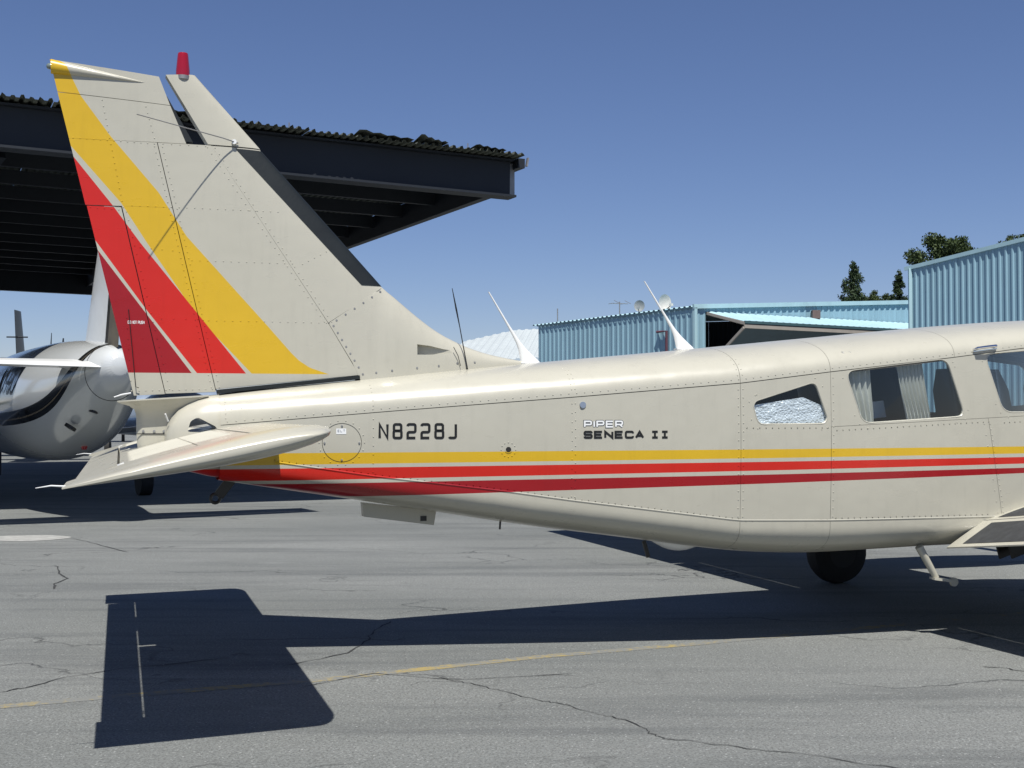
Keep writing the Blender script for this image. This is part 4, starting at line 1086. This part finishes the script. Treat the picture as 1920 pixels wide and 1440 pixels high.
# the two leaves of the door
def leaf(name, p0, p1, z0, z1, mat, ribs, parent):
    vs, fs = [], []; n = int((q1-.3-q0)/.30); rows = []
    for i in range(n*4+1):
        x = q0+.03+(q1-.3-q0)*i/(n*4); h = .035 if (i % 4 in (2, 3) and ribs) else 0
        rows.append([b3(Bc+Bf*x+Bo*p0, z0+h), b3(Bc+Bf*x+Bo*p1, z1+h)])
    grid(vs, fs, rows); return mesh(name, vs, fs, mat, parent, False)
PD, ZD = 1.95, 4.34
leaf('upper_leaf', .06, PD, DH-.02, ZD, TRIM, True, bh)
leaf('upper_lining', .06, PD-.02, DH-.12, ZD-.13, TAN, False, bh)
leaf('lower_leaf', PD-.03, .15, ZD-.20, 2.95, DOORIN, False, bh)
part('leaf_edge', simple('leaf_edge', (.05, .10, .11), .5), bh, (bar, b3(Bc+Bf*q0+Bo*PD, ZD-.02), b3(Bc+Bf*(q1-.3)+Bo*PD, ZD-.02), .05, .09), smooth=False)
part('leaf_hinge_rail', TAN, bh, (bar, b3(Bc+Bf*q0+Bo*(PD-.02), ZD-.15), b3(Bc+Bf*(q1-.3)+Bo*(PD-.02), ZD-.15), .05, .13), smooth=False)
part('leaf_side', TAN, bh, (bar, b3(Bc+Bf*q0+Bo*.08, DH-.06), b3(Bc+Bf*q0+Bo*PD, ZD-.06), .05, .09), smooth=False)
part('lower_leaf_side', TAN, bh, (bar, b3(Bc+Bf*q0+Bo*(PD-.03), ZD-.20), b3(Bc+Bf*q0+Bo*.15, 2.95), .05, .09), smooth=False)
part('down_pipe', simple('pipe_maroon', (.10, .035, .05), .5), bh, (tube, [b3(Bc+Bn*1.9+Bl*.1, 4.2), b3(Bc+Bn*1.35+Bl*.12, 4.2), b3(Bc+Bn*1.35+Bl*.12, 2.4)], .05, 8))
part('lamp_box', simple('lamp_brown', (.13, .09, .08), .6), bh, (box, b3(Bc+Bf*5.4+Bo*.25, 4.90), (.28, .28, .30)), smooth=False)
# dishes and aerials on its roof
DISHG = simple('dish_grey', (.28, .30, .30), .6); DISHW = simple('dish_white', (.62, .60, .55), .5)
def dish(p, z, r, mat, label, yaw):
    d = thing('satellite_dish', label, 'satellite dish', (p.x, p.y, z), yaw, 'satellite dishes on the blue hangar roof')
    rows = []
    for i in range(6):
        rr = r*i/5; rows.append([(rr*math.cos(a), -.30+.28*(rr/r)**2*-1*r+.02, .42+rr*math.sin(a)*1.05) for a in [k*math.pi/10 for k in range(20)]])
    vs, fs = [], []; grid(vs, fs, rows, close=True); mesh('reflector', vs, fs, mat, d)
    part('arm', BEAM, d, (tube, [(0, -.28, .12), (0, -.28-r*1.3, .30)], .015, 6)); part('receiver', mat, d, (box, (0, -.28-r*1.35, .33), (.09, .12, .09)), smooth=False)
    part('stand', BEAM, d, (tube, [(0, -.1, -.3), (0, -.1, .2), (0, -.26, .40)], .03, 6))
dish(Bc+Bn*3.1+Bf*.9, EH+.0, .30, DISHW, 'larger white tilted dish beside the antenna blade', R(35))
dish(Bc+Bn*4.1+Bf*.9, EH-.03, .20, DISHG, 'smaller grey round dish left of the white one', R(-20))
def aerial(x, y, z, h, w, label):
    a = thing('roof_aerial', label, 'aerial', (x, y, z), R(20), 'television aerials on the roofs')
    part('pole', STEEL, a, (tube, [(0, 0, 0), (0, 0, h)], .022, 6))
    if w: part('boom', STEEL, a, (tube, [(-w, 0, h*.92), (w, 0, h*.92)], .014, 6))
    for k in range(4):
        if w: part('rod', STEEL, a, (tube, [(-w+2*w*k/3, -.25, h*.92-.02), (-w+2*w*k/3, .25, h*.92+.14*(k % 2))], .012, 5))
p = Bc+Bn*5.2+Bf*.7; aerial(p.x, p.y, EH-.2, .85, .34, 'aerial with a crossbar left of the two roof dishes')
p = Bc+Bn*9.3+Bf*.6; aerial(p.x, p.y, EH-.2, .9, 0, 'bare thin aerial pole at the left end of the blue hangar')

# white-roofed hangar behind
wh_ = thing('white_roofed_hangar', 'low hangar with broad white metal roof left of the blue hangar', 'hangar')
def wv(x, y, z): return (x, y, z)
rr0, rr1 = Vector((-2.9, 62, 3.9)), Vector((3.2, 70, 6.6))
vs = [(-4.4, 60, 4.6), (9, 58, 4.6), (9, 74, 6.45), (.4, 76, 6.5), (-.9, 76, 6.35)]
roof_sheets(wh_, (-3.75, 58, 3.25), (1, -.02), 2.9, (.08, 1), 12, .65, 2.25, .45, .04, WROOF, 3)
roof_sheets(wh_, (-.85, 57.94, 3.90), (1, -.02), 10, (.08, 1), 12, .5, 2.25, .45, .04, WROOF, 4)
vs, fs = [], []
box(vs, fs, (3.9, 64.5, 1.6), (12.2, 12, 3.1)); mesh('wall', vs, fs, WROOF, wh_, False)

# ------------------------------------------------------------------ taller blue hangar at the right edge
rh = thing('tall_blue_hangar', 'tall ribbed blue hangar wall rising at the right edge of the picture', 'hangar')
Rc = Vector((12.75, 39.3)); Rd = Vector((.52, -.854)); Ro = Vector((-.854, -.52)); RL = 16.0
wall_sheets(rh, Rc, Rc+Rd*RL/2, 0, 5.95, 5.95+.094*RL/2, .218, .035, BLUE, Ro, 4)
wall_sheets(rh, Rc+Rd*RL/2, Rc+Rd*RL, 0, 5.95+.094*RL/2, 5.95, .218, .035, BLUE, Ro, 4)
for a_, b_, z0_, z1_ in ((-.25, RL/2, 5.96, 5.99+.094*RL/2), (RL/2, RL+.25, 5.99+.094*RL/2, 5.96)):
    part('rake_trim', TRIM, rh, (bar, b3(Rc+Rd*a_+Ro*.045, z0_), b3(Rc+Rd*b_+Ro*.045, z1_), .035, .12), smooth=False)
part('corner_trim', TRIM, rh, (bar, b3(Rc+Ro*.04-Rd*.03, 0), b3(Rc+Ro*.04-Rd*.03, 5.95), .10, .10), smooth=False)
part('back_wall', BLUE, rh, (bar, b3(Rc+Rd*.03-Ro*.06, 2.97), b3(Rc+Rd*.03-Ro*12, 2.97), .04, 5.94), smooth=False)
for a_, b_, z0_, z1_ in ((0, RL/2, 5.93, 5.95+.094*RL/2), (RL/2, RL, 5.95+.094*RL/2, 5.93)):
    P_, Q_ = Rc+Rd*a_-Ro*.02, Rc+Rd*b_-Ro*.02
    mesh('roof', [b3(P_, z0_), b3(Q_, z1_), b3(Q_-Ro*12, z1_), b3(P_-Ro*12, z0_)], [(0, 1, 2, 3)], TRIM, rh, False)

# ------------------------------------------------------------------ trees
BARK = simple('bark', (.06, .045, .03), .9, var=.4)
def leafmat(name, a, b):
    t = NT(name); i = t.n('ShaderNodeNewGeometry').outputs['Random Per Island']
    t.set(t.mix(t.ramp(i, [(0, 0.0), (1, 1.0)]), a, b), .6, spec=.3); return t.m
LEAF = leafmat('conifer_leaf', (.012, .028, .012), (.045, .075, .028)); LEAF2 = leafmat('broad_leaf', (.02, .036, .012), (.07, .10, .03))
def tree(name, label, x, y, h, w, z0, kind, n=5200, group='trees behind the blue hangars'):
    rnd = random.Random(int(x*97+y)); t = thing(name, label, 'tree', (x, y, 0), rnd.random()*6, group)
    tr = part('trunk', BARK, t, (tube, [(0, 0, 0), (.05, 0, h*.5), (0, .04, h*(.93 if kind == 'cone' else .72))], [h*.028, h*.016, h*.004], 8))
    lobes = []
    if kind == 'cone':
        for k in range(80):
            f = rnd.random()**.8; rad = w*(1-f)**.75*rnd.uniform(.35, 1); a = rnd.random()*6.283
            lobes.append((rad*math.cos(a), rad*math.sin(a), z0+(h-z0)*f, w*(.10+.17*(1-f))))
        for k in range(14): lobes.append((0, 0, z0+(h-z0)*k/15, w*(.10+.42*(1-k/15))))
        lobes.append((0, 0, h*.965, w*.12)); lobes.append((0, 0, h*.92, w*.17))
    else:
        for k in range(55):
            a = rnd.random()*6.283; q = rnd.random()**.5; zz = rnd.random()
            lobes.append((w*q*math.cos(a)*.8, w*q*math.sin(a)*.8, z0+(h-z0)*(.15+.72*zz*(1-.35*q*q)), w*rnd.uniform(.13, .27)))
    if kind != 'cone':
        for dx, dz, rr in ((0, .42, .60), (-.42, .34, .45), (.45, .30, .45), (.1, .66, .38)): lobes.append((w*dx, w*dx*.5, z0+(h-z0)*dz, w*rr))
    for lx, ly, lz, lr in lobes[::4]: part('limb', BARK, t, (tube, [(0, 0, max(.5, lz-lr*1.6)), (lx, ly, lz)], [h*.008, h*.003], 5))
    vs, fs = [], []; tot = sum(l[3]**2 for l in lobes)
    for lx, ly, lz, lr in lobes:
        for k in range(int(4.2*n*lr*lr/tot)):
            d = Vector((rnd.gauss(0, 1), rnd.gauss(0, 1), rnd.gauss(0, 1))).normalized()*lr*rnd.uniform(.25, 1.08)
            p = Vector((lx, ly, lz))+Vector((d.x, d.y, d.z*(1.15 if kind == 'cone' else .85)))
            s = rnd.uniform(.035, .085)*(w/1.6)**.5; a = Vector((rnd.gauss(0, 1), rnd.gauss(0, 1), rnd.gauss(0, 1))).normalized()
            b = a.orthogonal().normalized(); c = a.cross(b); m = len(vs)
            vs += [p+b*s, p+c*s*.55, p-b*s, p-c*s*.55+a*s*.25]; fs.append((m, m+1, m+2, m+3))
    mesh('crown', vs, fs, LEAF if kind == 'cone' else LEAF2, t, False)
tree('conifer_tree', 'tall pointed conifer standing alone above the blue hangar roof', 19.4, 70, 10.0, 1.5, 5.0, 'cone')
tree('conifer_tree', 'smaller pointed conifer beside the tall blue wall corner', 22.6, 72, 9.75, 1.15, 5.0, 'cone')
tree('round_tree', 'low bushy tree crown left of the smaller conifer', 21.6, 73, 9.1, 1.2, 6.0, 'round', 3000)
tree('round_tree', 'broad dense green tree above the tall blue hangar roof edge', 24.6, 70, 12.5, 2.3, 6.5, 'round', 9000)
tree('round_tree', 'dark green tree top at the upper right roof edge', 29.6, 72, 13.2, 1.5, 8.0, 'round', 5000)
tree('round_tree', 'small green tree glimpsed below the rudder', -19.5, 62, 3.1, 2.0, .8, 'round', 3000)
def hedge():
    vs, fs = [], []; rnd = random.Random(3)
    for k in range(6000):
        x = rnd.uniform(-150, -20); hh = 2.6+1.5*noise.noise((x*.11, 0, 0)); p = Vector((x, 160+rnd.uniform(-3, 3), abs(rnd.random())*hh))
        s = rnd.uniform(.3, .8); a = Vector((rnd.gauss(0, 1), rnd.gauss(0, 1), rnd.gauss(0, 1))).normalized(); b = a.orthogonal().normalized(); c = a.cross(b); m = len(vs)
        vs += [p+b*s, p+c*s*.6, p-b*s, p-c*s*.6]; fs.append((m, m+1, m+2, m+3))
    o = mesh('tree_line', vs, fs, LEAF2, None, False); tag(o, 'far low line of trees at the left of the airfield', 'trees', kind='stuff')
hedge()
